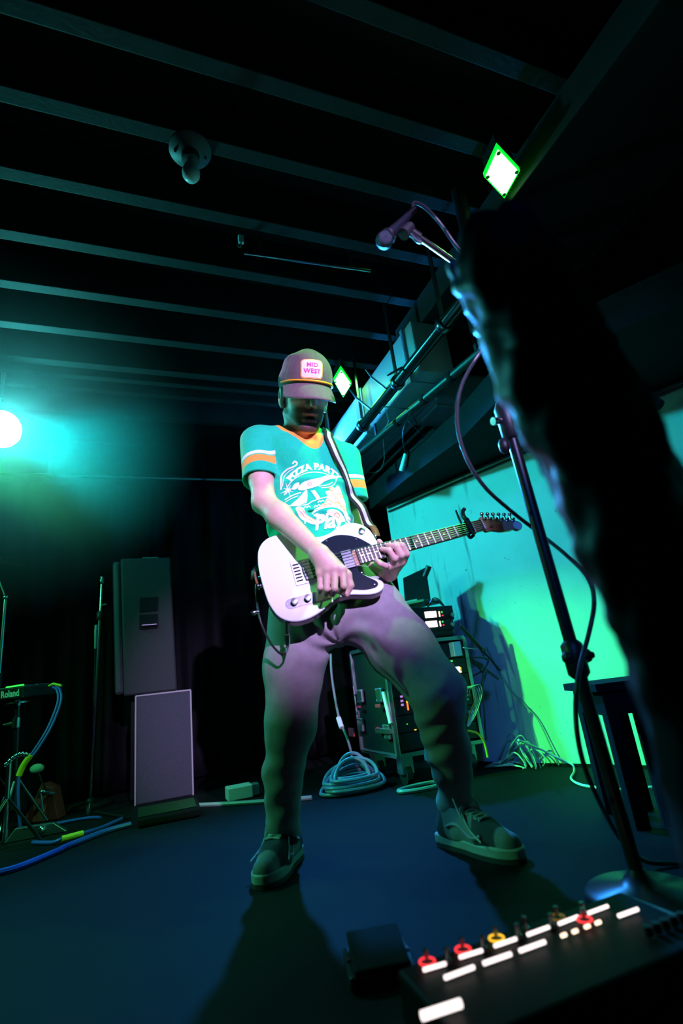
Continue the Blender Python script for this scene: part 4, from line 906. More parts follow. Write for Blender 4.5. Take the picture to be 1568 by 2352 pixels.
shirt('print_splash', *fill2([(-0.025, -0.100), (-0.005, -0.096), (0.015, -0.104), (0.02, -0.118), (0.0, -0.116), (-0.015, -0.108)], 4))

# ------------------------------------------------------------------ the guitar
gt = thing('electric_guitar', 'white single-cutaway electric guitar with dark pickguard held by the guitarist', 'guitar', GP(0, 0, -0.05))
OUT = [(.205, .028), (.262, .03), (.264, .06), (.256, .095), (.235, .122), (.205, .137), (.175, .137), (.145, .128), (.115, .117), (.085, .114), (.05, .122), (.01, .14), (-.03, .155), (-.07, .16), (-.105, .15), (-.13, .122), (-.142, .08), (-.146, .03), (-.145, -.03), (-.14, -.08), (-.125, -.122), (-.1, -.148), (-.065, -.161), (-.025, -.16), (.015, -.148), (.05, -.131), (.085, -.12), (.115, -.12), (.15, -.13), (.185, -.139), (.212, -.138), (.23, -.128), (.236, -.112), (.228, -.098), (.205, -.082), (.185, -.066), (.172, -.048), (.170, -.03)]
op = [tuple(p[:2]) for p in spline([(a, b, 0) for a, b in OUT], 4, True)]
AX_, BX_, NX_ = GA * GK, GB * GK, GN * GK
gbody = MB().prism(op, _br, AX_, BX_, -0.006, 0.0, NX_).build('body_top', MT['white_lacquer'], gt, True, bevel=0.003)
MB().prism(op, _br, AX_, BX_, -0.044, -0.0061, NX_).build('body_back', MT['body_edge'], gt, True, bevel=0.003)
PG = [(.052, .055), (.07, .082), (.10, .097), (.135, .102), (.17, .094), (.205, .074), (.232, .046), (.238, .03), (.172, .029), (.170, -.03), (.171, -.05), (.183, -.068), (.2, -.085), (.216, -.102), (.214, -.116), (.198, -.121), (.165, -.118), (.13, -.106), (.098, -.102), (.072, -.098), (.058, -.07), (.050, -.03), (.048, 0.01)]
gp_ = [tuple(p[:2]) for p in spline([(a, b, 0) for a, b in PG], 3, True)]
gu = MB().prism(gp_, _br, AX_, BX_, 0.0, 0.0022, NX_).build('pickguard', MT['guard'], gt, True)
for a, b in ((.10, .090), (.20, .068), (.205, -.110), (.085, -.094), (.178, -.058), (.06, .05)): MB().lathe(GP(a, b, 0.002), GN, [(.0032 * GK, 0), (.002 * GK, .0015)], 8).build('screw', MT['chrome'], gu)
# neck, fretboard, frets
nk = MB(); 
def halfw(a): return 0.0285 + (0.0215 - 0.0285) * (a - 0.17) / (0.648 - 0.17)
prof = []
for i in range(13):
    a = 0.165 + (0.655 - 0.165) * i / 12; w = halfw(a); row = []
    for k in range(9):
        t = math.pi * k / 8; row.append(GP(a, w * math.cos(t), 0.002 - 0.022 * math.sin(t) * (1.0 if a > 0.27 else 0.5)))
    prof.append(row)
vv = [p for r in prof for p in r]; ff = [(i * 9 + k, i * 9 + k + 1, (i + 1) * 9 + k + 1, (i + 1) * 9 + k) for i in range(12) for k in range(8)] + [(i * 9, (i + 1) * 9, (i + 1) * 9 + 8, i * 9 + 8) for i in range(12)] + [tuple(range(9)), tuple(12 * 9 + k for k in range(9))]
neck = obj('neck', vv, ff, MT['maple'], gt, True)
fb = MB().prism([(.182, halfw(.182)), (.648, halfw(.648)), (.648, -halfw(.648)), (.182, -halfw(.182))], _br, AX_, BX_, 0.002, 0.0085, NX_).build('fretboard', MT['rosewood'], gt, bevel=0.0015)
for n in range(1, 22):
    a = 0.648 * 2 ** (-n / 12.0); w = halfw(a)
    MB().box(GP(a, 0, 0.0093), [GA, GB, GN], (0.0017 * GK, w * GK, 0.0011)).build('fret', MT['fret'], fb)
for n in (3, 5, 7, 9, 12, 15, 17, 19, 21):
    a = 0.648 * (2 ** (-n / 12.0) + 2 ** (-(n - 1) / 12.0)) / 2
    for b in ((-0.012, 0.012) if n == 12 else (0,)): MB().lathe(GP(a, b, 0.0082), GN, [(0.0042 * GK, 0), (0.0042 * GK, 0.0009)], 12).build('inlay_dot', MT['dot'], fb)
HS_ = [(0, .0225), (.004, .031), (.014, .032), (.03, .020), (.068, .010), (.10, -.002), (.122, -.012), (.138, -.022), (.143, -.036), (.135, -.049), (.118, -.052), (.104, -.044), (.09, -.045), (.056, -.040), (.028, -.028), (0, -.0225)]
hp_ = [(p[0] + 0.648, p[1]) for p in spline([(a, b, 0) for a, b in HS_], 3, True)]
hs = MB().prism(hp_, _br, AX_, BX_, -0.012, 0.001, NX_).build('headstock', MT['maple'], gt, True, bevel=0.0015)
MB().lathe(GP(.648 + .124, -.035, 0.001), GN, [(.0165 * GK, 0), (.0165 * GK, .0008)], 20).build('decal_disc', MT['white_plastic'], hs)
MB().box(GP(.651, 0, 0.0075), [GA, GB, GN], (0.0025 * GK, 0.0215 * GK, 0.004)).build('nut', MT['white_plastic'], gt)
MB().lathe(GP(.648 + .033, -.012, 0.001), GA * 0.0 + GN, [(.004, 0), (.004, .004), (.007, .005), (.007, .007)], 10).build('string_tree', MT['chrome'], hs)
for k in range(6):
    a = 0.648 + 0.020 + 0.0195 * k; b = 0.018 - 0.0060 * k
    p = MB().lathe(GP(a, b, 0.001), GN, [(.0062, 0), (.0062, .003), (.0035, .004), (.0035, .012), (.0042, .013)], 12).build('tuner_post', MT['chrome'], hs, True)
    MB().tube([GP(a, b + .010, -0.006), GP(a + .003, b + .024, -0.006)], 0.003, 8).build('tuner_shaft', MT['chrome'], p, True)
    MB().ball(GP(a + .004, b + .029, -0.006), 0.0068, 10, (1.1, 0.6, 1)).build('tuner_button', MT['chrome'], p, True)
# bridge, pickups, controls
bg = MB().box(GP(-0.002, 0, 0.0012), [GA, GB, GN], (.040 * GK, .044 * GK, .0012)).build('bridge_plate', MT['steel'], gt, bevel=0.002)
for k in range(6):
    MB().box(GP(0.004 + 0.0012 * abs(k - 2.5), -0.030 + 0.012 * k, 0.008), [GA, GB, GN], (.013 * GK, .0054 * GK, .0048)).build('saddle', MT['chrome'], bg, bevel=0.0012)
    MB().lathe(GP(-0.036, -0.030 + 0.012 * k, 0.006), GA, [(.0018, 0), (.0018, .020)], 8).build('saddle_screw', MT['chrome'], bg)
MB().box(GP(0.028, 0, 0.004), [GA, GB, GN], (.008 * GK, .036 * GK, .005)).build('bridge_pickup', MT['black'], gt, bevel=0.002)
pk = MB().box(GP(0.148, 0, 0.005), [GA, GB, GN], (.019 * GK, .0345 * GK, .005)).build('neck_pickup', mat('pickup_cover_nickel', (0.35, 0.36, 0.42), 0.22, metal=1.0), gt, bevel=0.002)
for k in range(6): MB().lathe(GP(0.156, -0.026 + 0.0104 * k, 0.0098), GN, [(.0026, 0), (.0022, .001)], 8).build('pole_piece', MT['chrome'], pk)
cpn = [(p[0] - 0.012, p[1] - 0.098) for p in rrect(.080, .0165, .0160, 8)]
ct = MB().prism(cpn, _br, AX_, BX_, 0.0002, 0.0022, NX_).build('control_plate', MT['chrome'], gt, True)
for a in (-0.062, -0.018): MB().lathe(GP(a, -.098, .0022), GN, [(.0105, 0), (.0105, .014), (.0095, .017), (.001, .0175)], 20).build('knob', MT['chrome'], ct, True)
MB().tube([GP(.036, -.098, .002), GP(.044, -.101, .016)], [.0025, .0035], 8).build('switch', MT['black'], ct, True)
for a in (-0.084, 0.060): MB().lathe(GP(a, -.098, .0022), GN, [(.0032, 0), (.002, .0015)], 8).build('screw', MT['steel'], ct)
MB().lathe(GP(.228, .092, 0), GN, [(.006, 0), (.006, .004), (.011, .007), (.011, .010), (.004, .012)], 16).build('strap_knob', MT['chrome'], gt, True)
MB().lathe(GP(-.146, .0, -.022), -GA, [(.006, 0), (.006, .008), (.011, .012), (.011, .015), (.004, .018)], 14).build('strap_button', MT['chrome'], gt, True)
MB().lathe(GP(.262, .072, -.020), GA, [(.005, 0), (.005, .006), (.009, .009), (.009, .012)], 14).build('strap_button', MT['chrome'], gt, True)
for k in range(6):
    MB().tube([GP(0.004, -0.030 + 0.012 * k, 0.0135), GP(.648, -0.0175 + 0.007 * k, 0.0122), GP(0.668 + 0.0195 * (5 - k) , 0.018 - 0.006 * (5 - k), 0.010)], 0.00055 + 0.00008 * k, 5).build('string', MT['steel'], gt)
# capo
cpo = thing('guitar_capo', 'black spring capo clamped on the guitar neck near the headstock', 'capo', GP(.600, 0, -0.03))
MB().box(GP(.600, -0.002, .0155), [GA, GB, GN], (.0065, .030, .0045)).build('bar', MT['black'], cpo, bevel=0.002)
MB().tube(spline([GP(.600, .026, .016), GP(.601, .040, .004), GP(.606, .056, -.010), GP(.612, .078, -.012), GP(.624, .088, -.012)], 5), [.008] * 12 + [.0072] * 9, 10).build('lever', MT['black'], cpo, True)
MB().tube(spline([GP(.600, .028, .010), GP(.600, .030, -.022), GP(.600, .0, -.032), GP(.600, -.022, -.026), GP(.600, -.030, .004)], 5), .006, 8).build('clamp_arm', MT['black'], cpo, True)
MB().tube([GP(.586, .026, -.012), GP(.588, .06, -.014), GP(.592, .092, -.016)], [.004, .004, .0035], 8).build('handle', MT['gunmetal'], cpo, True)
# cable with plug in the lower edge
pl0 = GP(-.100, -.148, -.025); pj = PY(660, 1482, 1.655)
gc = thing('guitar_cable', 'black instrument cable plugged into the white guitar and looped beside the thigh', 'cable', pj)
MB().tube([pl0 + (pl0 - pj) * 0.1, pl0 * 0.45 + pj * 0.55], [.0058, .0058], 12).build('plug_tip', MT['chrome'], gc, True)
MB().tube([pl0 * 0.5 + pj * 0.5, pl0 * 0.2 + pj * 0.8, pj], [.0085, .0085, .006], 12).build('plug_barrel', MT['chrome'], gc, True)
MB().tube([pj, pj * 0.5 + PY(658, 1494, 1.65) * 0.5], [.006, .0045], 8).build('strain_relief', MT['black'], gc, True)
MB().tube(spline([pj, PY(658, 1495, 1.648), PY(645, 1502, 1.645), PY(622, 1478, 1.66), PY(603, 1440, 1.68), PY(594, 1410, 1.69), PY(590, 1380, 1.72), PY(588, 1345, 1.74), PY(600, 1330, 1.80), PY(640, 1420, 1.97), PY(660, 1600, 1.98), PY(655, 1750, 1.99)], 8), .0036, 8).build('cable_run', MT['cable_black'], gc, True)
# strap over the left shoulder
stp = thing('guitar_strap', 'black guitar strap with pale centre stripe over the shoulder', 'strap', GP(.27, .072, -0.02))
def ribbon(P, w, off, side=None):
    P = spline(P, 6); vs = []; fs = []
    for i, p in enumerate(P):
        t = unit(P[min(i + 1, len(P) - 1)] - P[max(i - 1, 0)]); vdir = unit(p - CAM * 0 - np.array([0.0, 0.4, 0.9]))
        sd = unit(np.cross(t, np.array([0.1, -1, 0.15]))); n_ = np.cross(sd, t); n_ = n_ if n_[1] < 0 else -n_
        vs += [p + sd * w / 2 + n_ * off, p - sd * w / 2 + n_ * off]
    for i in range(len(P) - 1): fs.append((2 * i, 2 * i + 1, 2 * i + 3, 2 * i + 2))
    return vs, fs
def on_tee(x, y, off=0.006):
    d = ray(x, y); h = TEE_BVH.ray_cast(Vector(CAM), Vector(d).normalized(), 5); return np.array(h[0]) - unit(d) * off if h[0] else None
def hit(o, d, off=0.007):
    h = TEE_BVH.ray_cast(Vector(o), Vector(d).normalized(), 6)
    if h[0] is None: return None
    n = np.array(h[1]); n = n if np.dot(n, V3(d)) < 0 else -n
    return np.array(h[0]) + n * off, n
def ribbon_n(PN_, w, off):                # a band that lies on the surface whose normals it is given
    P = spline([p for p, n in PN_], 6); Nn = spline([n for p, n in PN_], 6); vs = []; fs = []
    for i, p in enumerate(P):
        t = unit(P[min(i + 1, len(P) - 1)] - P[max(i - 1, 0)]); n = unit(Nn[i]); sd = unit(np.cross(t, n)); n = np.cross(sd, t)
        vs += [p + sd * w / 2 + n * off, p - sd * w / 2 + n * off]
    for i in range(len(P) - 1): fs.append((2 * i, 2 * i + 1, 2 * i + 3, 2 * i + 2))
    return vs, fs
front = []
for x, y in ((811, 1160), (806, 1140), (797, 1115), (785, 1082), (771, 1050), (760, 1024), (753, 1008)):
    h = hit(CAM, ray(x, y), 0.011)
    if h is not None: front.append(h)
p0 = front[-1][0]; over = []
for k in range(1, 7):
    h = hit((p0[0] - 0.004 * k, p0[1] + 0.012 + 0.026 * k, 2.2), (0, 0, -1), 0.011)
    if h is not None and h[0][2] > 1.25 and h[1][2] > 0.25: over.append(h)
zb_ = over[-1][0][2] - 0.05; back = []
for k in range(7):
    t = k / 6; h = hit((over[-1][0][0] + (-0.20 - over[-1][0][0]) * t, 2.6, zb_ + (1.02 - zb_) * t), (0, -1, 0), 0.011)
    if h is not None: back.append(h)
btn = GP(-.158, 0, -.022)
side = []
for k, (y_, z_) in enumerate(((1.90, 1.00), (1.85, 0.985), (1.80, 0.97))):
    h = hit((-0.9, y_, z_), (1, 0, 0), 0.011)
    if h is not None: side.append(h)
hx = np.array([0.3, -0.9, 0.2])
endb = GP(.280, .074, -.022)
chain_ = [(GP(.286, .128, -.052), hx), (GP(.282, .165, -.075), hx)]
mid_ = front[0][0] * 0.5 + chain_[-1][0] * 0.5 + np.array([0.006, -0.02, 0.0])
allp = chain_ + [(mid_, hx)] + front + over + back
v_, f_ = ribbon_n(allp, 0.034, 0.0); st_ = obj('webbing', v_, f_, MT['strap'], stp, True); st_.modifiers.new('thick', 'SOLIDIFY').thickness = 0.002
v_, f_ = ribbon_n(allp, 0.013, 0.0022); st2 = obj('pale_stripe', v_, f_, MT['strap_light'], st_, True)
v_, f_ = ribbon_n([(GP(.286, .136, -.056), hx), (GP(.285, .105, -.036), hx), (endb, hx)], 0.024, 0.0012); lt = obj('leather_end', v_, f_, MT['leather'], stp, True); lt.modifiers.new('thick', 'SOLIDIFY').thickness = 0.003
low = [back[-1]] + side + [(btn + np.array([-0.030, 0.045, 0.05]), np.array([-0.9, -0.3, 0.1])), (btn + np.array([-0.012, 0.012, 0.045]), np.array([-0.8, -0.5, 0.1]))]
v_, f_ = ribbon_n(low, 0.030, 0.0); o_ = obj('webbing', v_, f_, MT['strap'], stp, True); o_.modifiers.new('thick', 'SOLIDIFY').thickness = 0.002
MB().tube(spline([btn + np.array([-0.012, 0.012, 0.05]), btn + np.array([-0.008, 0.002, 0.02]), btn], 4), 0.0035, 6).build('lace_loop', MT['leather'], stp, True)
MB().lathe(PY(588, 1406, 1.66), GA * -1, [(.004, -.01), (.006, 0), (.009, .006), (.006, .016)], 10).build('strap_clip', MT['chrome'], stp, True)
# ------------------------------------------------------------------ loudspeaker stack
def FP(c0, n, x, y):                  # where a pixel's ray meets the plane through c0 with normal n
    d = ray(x, y); return CAM + d * (np.dot(V3(c0) - CAM, n) / np.dot(d, n))
S0 = PZ(310, 1852) + E2 * 0.02
sa0, ss0 = ab(S0); sa1 = ab(FP(S0, E2, 444, 1846))[0]; sz1 = float(FP(S0, E2, 372, 1592)[2])
sw = sa1 - sa0
sub = thing('subwoofer', 'carpeted subwoofer cabinet standing on the floor beneath the loudspeaker', 'subwoofer', B((sa0 + sa1) / 2, ss0 + 0.25, 0))
MB().box(B((sa0 + sa1) / 2, ss0 + 0.20, sz1 / 2), BX, (sw / 2, 0.20, sz1 / 2 - 0.001)).build('cabinet', MT['carpet_side'], sub, bevel=0.006)
MB().box(B(sa0 - 0.012, ss0 + 0.20, sz1 / 2), BX, (0.014, 0.18, sz1 / 2 - 0.03)).build('grille', MT['black_matte'], sub)
for a, z in ((sa0, sz1 / 2), (sa1, sz1 / 2)): MB().box(B(a, ss0, z), BX, (0.004, 0.004, sz1 / 2)).build('lit_edge_strip', MT['cabinet_edge'], sub)
MB().box(B((sa0 + sa1) / 2, ss0, sz1), BX, (sw / 2, 0.004, 0.004)).build('lit_edge_strip', MT['cabinet_edge'], sub)
for a in (sa0 + 0.03, sa1 - 0.03):
    for s in (ss0 + 0.03, ss0 + 0.37): MB().box(B(a, s, sz1 + 0.0), BX, (0.022, 0.022, 0.004)).build('corner_cap', MT['black'], sub)
T0 = S0 + E2 * 0.04
ta0 = ab(FP(T0, E2, 266, 1450))[0]; ta1 = ab(FP(T0, E2, 405, 1450))[0]; tz0 = sz1 + 0.006; tz1 = float(FP(T0, E2, 335, 1281)[2])
ts = ss0 + 0.04
spk = thing('loudspeaker', 'tall black loudspeaker with two handle recesses stacked on the subwoofer', 'loudspeaker', B((ta0 + ta1) / 2, ts + 0.22, tz0))
tm = (ta0 + ta1) / 2; hw = (ta1 - ta0) / 2; lean = -0.035
def TB(a, s, z): return B(tm + a + lean * (z - tz0), ts + s, z)
v = [TB(a, s, z) for a in (-hw + 0.05, hw) for s in (0.0, 0.34) for z in (tz0, tz1)]
fb_ = [(0, 1, 3, 2), (4, 6, 7, 5), (0, 4, 5, 1), (2, 3, 7, 6), (0, 2, 6, 4), (1, 5, 7, 3)]
obj('cabinet', v, fb_, MT['cabinet'], spk, False, 0.012)
v = [TB(a, s, z) for a in (-hw, -hw + 0.052) for s in (0.03, 0.31) for z in (tz0 + 0.01, tz1 - 0.01)]
obj('grille', v, fb_, mat('grille_steel', (0.05, 0.05, 0.06), 0.4, metal=0.6, bump=0.5, bscale=500), spk, False, 0.02)
for y0 in (1388, 1428):
    p = FP(T0, E2, 341, y0); a_ = ab(p)[0]
    MB().box(B(a_, ts - 0.002, p[2]), BX, (0.055, 0.004, 0.047)).build('handle_recess', MT['black_matte'], spk, bevel=0.004)
p = FP(T0, E2, 343, 1436); MB().tube([B(ab(p)[0] - 0.045, ts - 0.012, p[2]), B(ab(p)[0] + 0.045, ts - 0.012, p[2])], 0.008, 8).build('handle_bar', MT['gunmetal'], spk, True)
p = TB(hw * 0.3, 0.1, tz1); MB().box(p + EZ * 0.008, BX, (0.05, 0.05, 0.008)).build('fly_plate', MT['steel'], spk)
for s in (0.05, 0.29):
    for a in (-hw + 0.08, hw - 0.04): MB().lathe(TB(a, s, tz0) - EZ * 0.005, EZ, [(0.018, 0), (0.018, 0.006)], 12).build('rubber_foot', MT['black_matte'], spk)
wd0 = PZ(385, 1888)
wdg = thing('floor_fan', 'low black unit with a shiny grille in front of the subwoofer', 'fan', wd0)
wa, ws_ = ab(wd0)
v = [B(a, s, z) for a, s, z in ((wa - 0.13, ws_ - 0.03, 0.002), (wa - 0.13, ws_ - 0.03, 0.04), (wa - 0.13, ws_ + 0.16, 0.002), (wa - 0.13, ws_ + 0.13, 0.06), (wa + 0.15, ws_ - 0.03, 0.002), (wa + 0.15, ws_ - 0.03, 0.04), (wa + 0.15, ws_ + 0.16, 0.002), (wa + 0.15, ws_ + 0.13, 0.06))]
obj('housing', v, fb_, MT['black_matte'], wdg, False, 0.01)
for k in range(10):
    t = k / 9; MB().tube([B(wa - 0.13, ws_ - 0.02 + 0.13 * t, 0.047 + 0.016 * t), B(wa + 0.13, ws_ - 0.02 + 0.13 * t, 0.047 + 0.016 * t)], 0.003, 5).build('grille_wire', MT['gunmetal'], wdg)

# ------------------------------------------------------------------ left microphone stand without a microphone
b0 = PZ(208, 1852); t0 = PY(234, 1332, b0[1] + 0.02)
ms = thing('microphone_stand', 'slim straight microphone stand with empty chrome clip beside the loudspeaker', 'stand', b0)
MB().lathe(b0, EZ, [(0.125, 0.001), (0.125, 0.012), (0.11, 0.022), (0.03, 0.03), (0.02, 0.045)], 32).build('base', MT['black_metal'], ms, True)
m1 = b0 + (t0 - b0) * 0.83
MB().tube([b0 + EZ * 0.03, m1], 0.012, 12).build('lower_tube', MT['gunmetal'], ms, True)
MB().tube([m1, t0], 0.008, 12).build('upper_tube', MT['chrome'], ms, True)
MB().lathe(m1 - EZ * 0.04, EZ, [(0.018, 0), (0.026, 0.01), (0.026, 0.05), (0.018, 0.06)], 16).build('clutch', MT['black'], ms, True)
MB().lathe(t0 - EZ * 0.03, EZ, [(0.013, 0), (0.016, 0.005), (0.016, 0.05), (0.012, 0.055)], 16).build('chrome_clip', MT['chrome'], ms, True)
MB().tube([m1 + EZ * 0.06, m1 + EZ * 0.065 + E1 * 0.04], 0.006, 8).build('wing_screw', MT['chrome'], ms, True)
xl = thing('microphone_cable', 'thin cable with a chrome connector hanging down the slim stand', 'cable', PY(222, 1490, b0[1] - 0.04))
q0, q1 = PY(221, 1436, b0[1] - 0.04), PY(219, 1490, b0[1] - 0.04)
MB().tube([q0, q0 * 0.8 + q1 * 0.2], 0.0125, 12).build('connector_shell', MT['chrome'], xl, True)
MB().tube([q0 * 0.8 + q1 * 0.2, q1], [0.0125, 0.008], 12).build('connector_body', MT['steel'], xl, True)
MB().tube(spline([q1, PY(217, 1560, b0[1] - 0.04), PY(214, 1680, b0[1] - 0.05), PY(210, 1800, b0[1] - 0.07), PZ(206, 1868, 0.01)], 6), 0.004, 6).build('cable_run', MT['cable_black'], xl, True)
MB().lathe(PZ(203, 1858, 0.03), EZ, [(0.01, -0.03), (0.012, 0.0), (0.008, 0.025)], 12).build('floor_connector', MT['chrome'], xl, True)

# ------------------------------------------------------------------ drum hardware at the left
YD = 3.08
cy = PY(-18, 1283, YD); cn = unit(np.array([0.22, -0.12, 0.95]))
cym = thing('cymbal', 'bronze cymbal tilted on its stand at the edge of the stage', 'cymbal', (PY(13, 1372, YD + 0.02)[0], YD + 0.02, 0.0))
MB().lathe(cy, cn, [(0.215, -0.022), (0.217, -0.020), (0.12, -0.004), (0.055, 0.004), (0.04, 0.022), (0.012, 0.03), (0.006, 0.03), (0.012, 0.027), (0.04, 0.018), (0.055, 0.0), (0.12, -0.008)], 48).build('cymbal_plate', MT['bronze'], cym, True)
MB().lathe(cy + cn * 0.03, cn, [(0.014, 0), (0.014, 0.012), (0.007, 0.014), (0.007, 0.03)], 12).build('wing_nut', MT['chrome'], cym, True)
cp1 = PY(13, 1372, YD + 0.02); cb = np.array([cp1[0], cp1[1], 0.0])
mid = cb + (cp1 - cb) * 0.62
MB().tube([cb + EZ * 0.12, mid], 0.013, 12).build('lower_tube', MT['chrome'], cym, True); MB().tube([mid, cp1], 0.010, 12).build('upper_tube', MT['chrome'], cym, True)
MB().tube([cp1 - EZ * 0.004, cy - cn * 0.012, cy + cn * 0.05], 0.006, 10).build('tilter_rod', MT['chrome'], cym, True); MB().ball(cp1, 0.018, 10).build('tilter', MT['chrome'], cym, True)
MB().lathe(mid - EZ * 0.03, EZ, [(0.02, 0), (0.02, 0.06)], 12).build('collar', MT['black'], cym, True)
for k in range(3):
    a = 1.25 + k * 2.094; d = np.array([math.cos(a), math.sin(a), 0]); MB().tube([cb + EZ * 0.30, cb + d * 0.26 + EZ * 0.012], 0.008, 8).build('leg', MT['chrome'], cym, True)
    MB().ball(cb + d * 0.262 + EZ * 0.014, 0.013, 8).build('rubber_foot', MT['black_matte'], cym, True)
# sampling pad on a stand
pc = PY(54, 1588, 2.92)
pad = thing('drum_pad', 'black electronic drum pad on a stand with a green lit edge', 'drum pad', (pc[0] - 0.05, pc[1] + 0.02, 0.0))
pa, pb = unit(np.array([-0.94, 0.34, 0.0])), unit(np.array([0.34, 0.94, 0.0]))
pu = unit(np.array([0.0, -0.12, 1.0]))
L1, L2, Th = 0.25, 0.26, 0.062
cs = [pc + pa * i * L1 + pb * j * L2 + pu * k * Th for i in (0, 1) for j in (0, 1) for k in (-0.5, 0.5)]
padm = obj('pad_case', cs, fb_, MT['black'], pad, False, 0.008)
MB().tube([pc + pu * (Th / 2 + 0.004) + pa * 0.0, pc + pu * (Th / 2 + 0.004) + pa * 0.13], 0.004, 6).build('light_edge', MT['em_greenled'], padm)
MB().box(pc + pa * 0.125 + pb * 0.13 + pu * (Th / 2 + 0.002), [pa, pb, pu], (0.10, 0.10, 0.003)).build('pad_surface', MT['grey_plastic'], padm)
vs, fs = text_polys('Roland', 0.050, 0.0012); nf = unit(np.cross(pa, pu)); nf = nf if nf[1] < 0 else -nf
obj('lettering', [pc + pa * (0.090 - x) + pu * (y - 0.018) + nf * 0.010 for x, y in vs], fs, mat('logo_print', (0.55, 0.75, 0.65), 0.5), padm)
MB().box(pc + pb * 0.13 + pu * (Th / 2 + 0.004) + pa * 0.02, [pa, pb, pu], (0.012, 0.035, 0.002)).build('display', MT['grey_plastic'], padm)
pbm = PZ(47, 1905); ptop = np.array([pc[0] - 0.04, pc[1] + 0.02, pc[2] - 0.04]); pbm = np.array([ptop[0], ptop[1] + 0.03, 0.0])
MB().tube([pbm + EZ * 0.1, ptop], 0.016, 12).build('stand_tube', MT['gunmetal'], pad, True)
MB().lathe(ptop - EZ * 0.03, EZ, [(0.06, 0.012), (0.06, 0.02), (0.02, 0.02), (0.02, 0)], 16).build('mount_plate', MT['chrome'], pad, True)
MB().tube([ptop - EZ * 0.12 - E1 * 0.06, ptop - EZ * 0.115 - E1 * 0.01], [0.007, 0.012], 8).build('wing_nut', MT['chrome'], pad, True)
MB().lathe(ptop - EZ * 0.14, EZ, [(0.024, 0), (0.024, 0.05)], 12).build('collar', MT['chrome'], pad, True)
for k in range(3):
    a = 0.75 + k * 2.094; d = np.array([math.cos(a), math.sin(a), 0]); MB().tube([pbm + EZ * 0.26, pbm + d * 0.16 + EZ * 0.012], 0.007, 8).build('leg', MT['chrome'], pad, True)
e0 = PY(124, 1578, 3.02)
for k in range(2):
    o_ = (E1 * 0.0078 - E2 * 0.002) * (1 if k else -1)
    pts = [e0 + o_, PY(134, 1585, 3.0) + o_, PY(136, 1612, 2.98) + o_, PY(114, 1670, 2.93) + o_, PY(84, 1720, 2.90) + o_, PY(68, 1740, 2.89) + o_]
    cable('pad_cable', pts, 0.0058, MT['cable_blue'], 'blue cable arching from the electronic pad down to the floor', 'cable', 'blue cables of the electronic pad')
tp = MB().tube(spline([PY(71, 1734, 2.89), PY(54, 1757, 2.885), PY(43, 1782, 2.88)], 5), 0.0145, 12).build('cable_sleeve', MT['tape_yellow'], None, True); tag(tp, 'yellow sleeve binding the two blue cables at the electronic pad', 'cable sleeve')
cable('pad_cable', [PY(44, 1780, 2.88), PY(42, 1830, 2.86), (-1.755, 2.86, 0.03), (-1.74, 2.88, 0.011), (-1.62, 2.98, 0.011), (-1.50, 3.02, 0.011), (-1.42, 2.99, 0.011)], 0.007, MT['cable_blue'], 'blue cable dropping from the yellow sleeve to the floor', 'cable', 'blue cables of the electronic pad')
jk = MB().tube([PY(112, 1576, 3.02), PY(122, 1571, 3.02), PY(141, 1575, 3.01)], [0.006, 0.008, 0.007], 8).build('jack_plug', MT['tape_yellow'], None, True); tag(jk, 'yellow jack plug stuck in the side of the electronic pad', 'plug')
# hi-hat stand with pedal, chrome glints
hb = np.array([PY(20, 1800, 2.62)[0], 2.62, 0.0]); hh = thing('hi_hat_stand', 'chrome hi-hat stand with clutch and footboard among the drum hardware', 'stand', hb)
MB().tube([hb + EZ * 0.03, PY(22, 1742, hb[1])], 0.011, 12).build('tube', MT['chrome'], hh, True)
hc = PY(38, 1745, hb[1] - 0.03)
for k in range(7):
    t = k / 6; MB().ball(PY(14 + 46 * t, 1756 - 24 * math.sin(t * 1.9) , hb[1] - 0.05), 0.011, 8).build('lug', MT['chrome'], hh, True)
MB().tube(spline([PY(12 + 50 * k / 6, 1758 - 24 * math.sin(k / 6 * 1.9), hb[1] - 0.05) for k in range(7)], 3), 0.005, 6).build('hoop', MT['chrome'], hh, True)
for k in range(3):
    a = 0.15 + k * 2.094; d = np.array([math.cos(a), math.sin(a), 0]); MB().tube([hb + EZ * 0.20, hb + d * 0.15 + EZ * 0.012], 0.008, 8).build('leg', MT['gunmetal'], hh, True)
MB().box(hb + np.array([-0.14, -0.13, 0.035]), [unit((-0.66, -0.74, -0.12)), unit((0.74, -0.66, 0)), EZ], (0.12, 0.045, 0.006)).build('footboard', MT['steel'], hh)
kb = PZ(100, 1885); kd = thing('kick_pedal', 'chrome drum pedal with a dark red footboard', 'pedal', kb)
MB().prism([(-0.09, 0.004), (0.10, 0.004), (0.06, 0.16), (0.0, 0.19)], kb, unit(E1 * 0.9 - E2 * 0.3), EZ, -0.05, 0.05, unit(E2 + E1 * 0.3)).build('footboard', MT['dark_red'], kd, bevel=0.004)
MB().tube([PZ(101, 1886, 0.01), PY(93, 1822, kb[1] - 0.08)], 0.006, 8).build('spring_rod', MT['chrome'], kd, True)
MB().tube(spline([PY(85, 1830, kb[1] - 0.05), PY(95, 1817, kb[1] - 0.06), PY(110, 1822, kb[1] - 0.06), PY(125, 1822, kb[1] - 0.04)], 4), 0.009, 8).build('axle', MT['chrome'], kd, True)
MB().ball(PY(85, 1765, kb[1] - 0.05), 0.03, 12, (1.3, 0.8, 0.8)).build('beater', mat('beater_felt', (0.35, 0.5, 0.45), 0.8), kd, True)
MB().tube([PY(88, 1770, kb[1] - 0.05), PY(105, 1822, kb[1] - 0.06)], 0.005, 8).build('beater_shaft', MT['gunmetal'], kd, True)
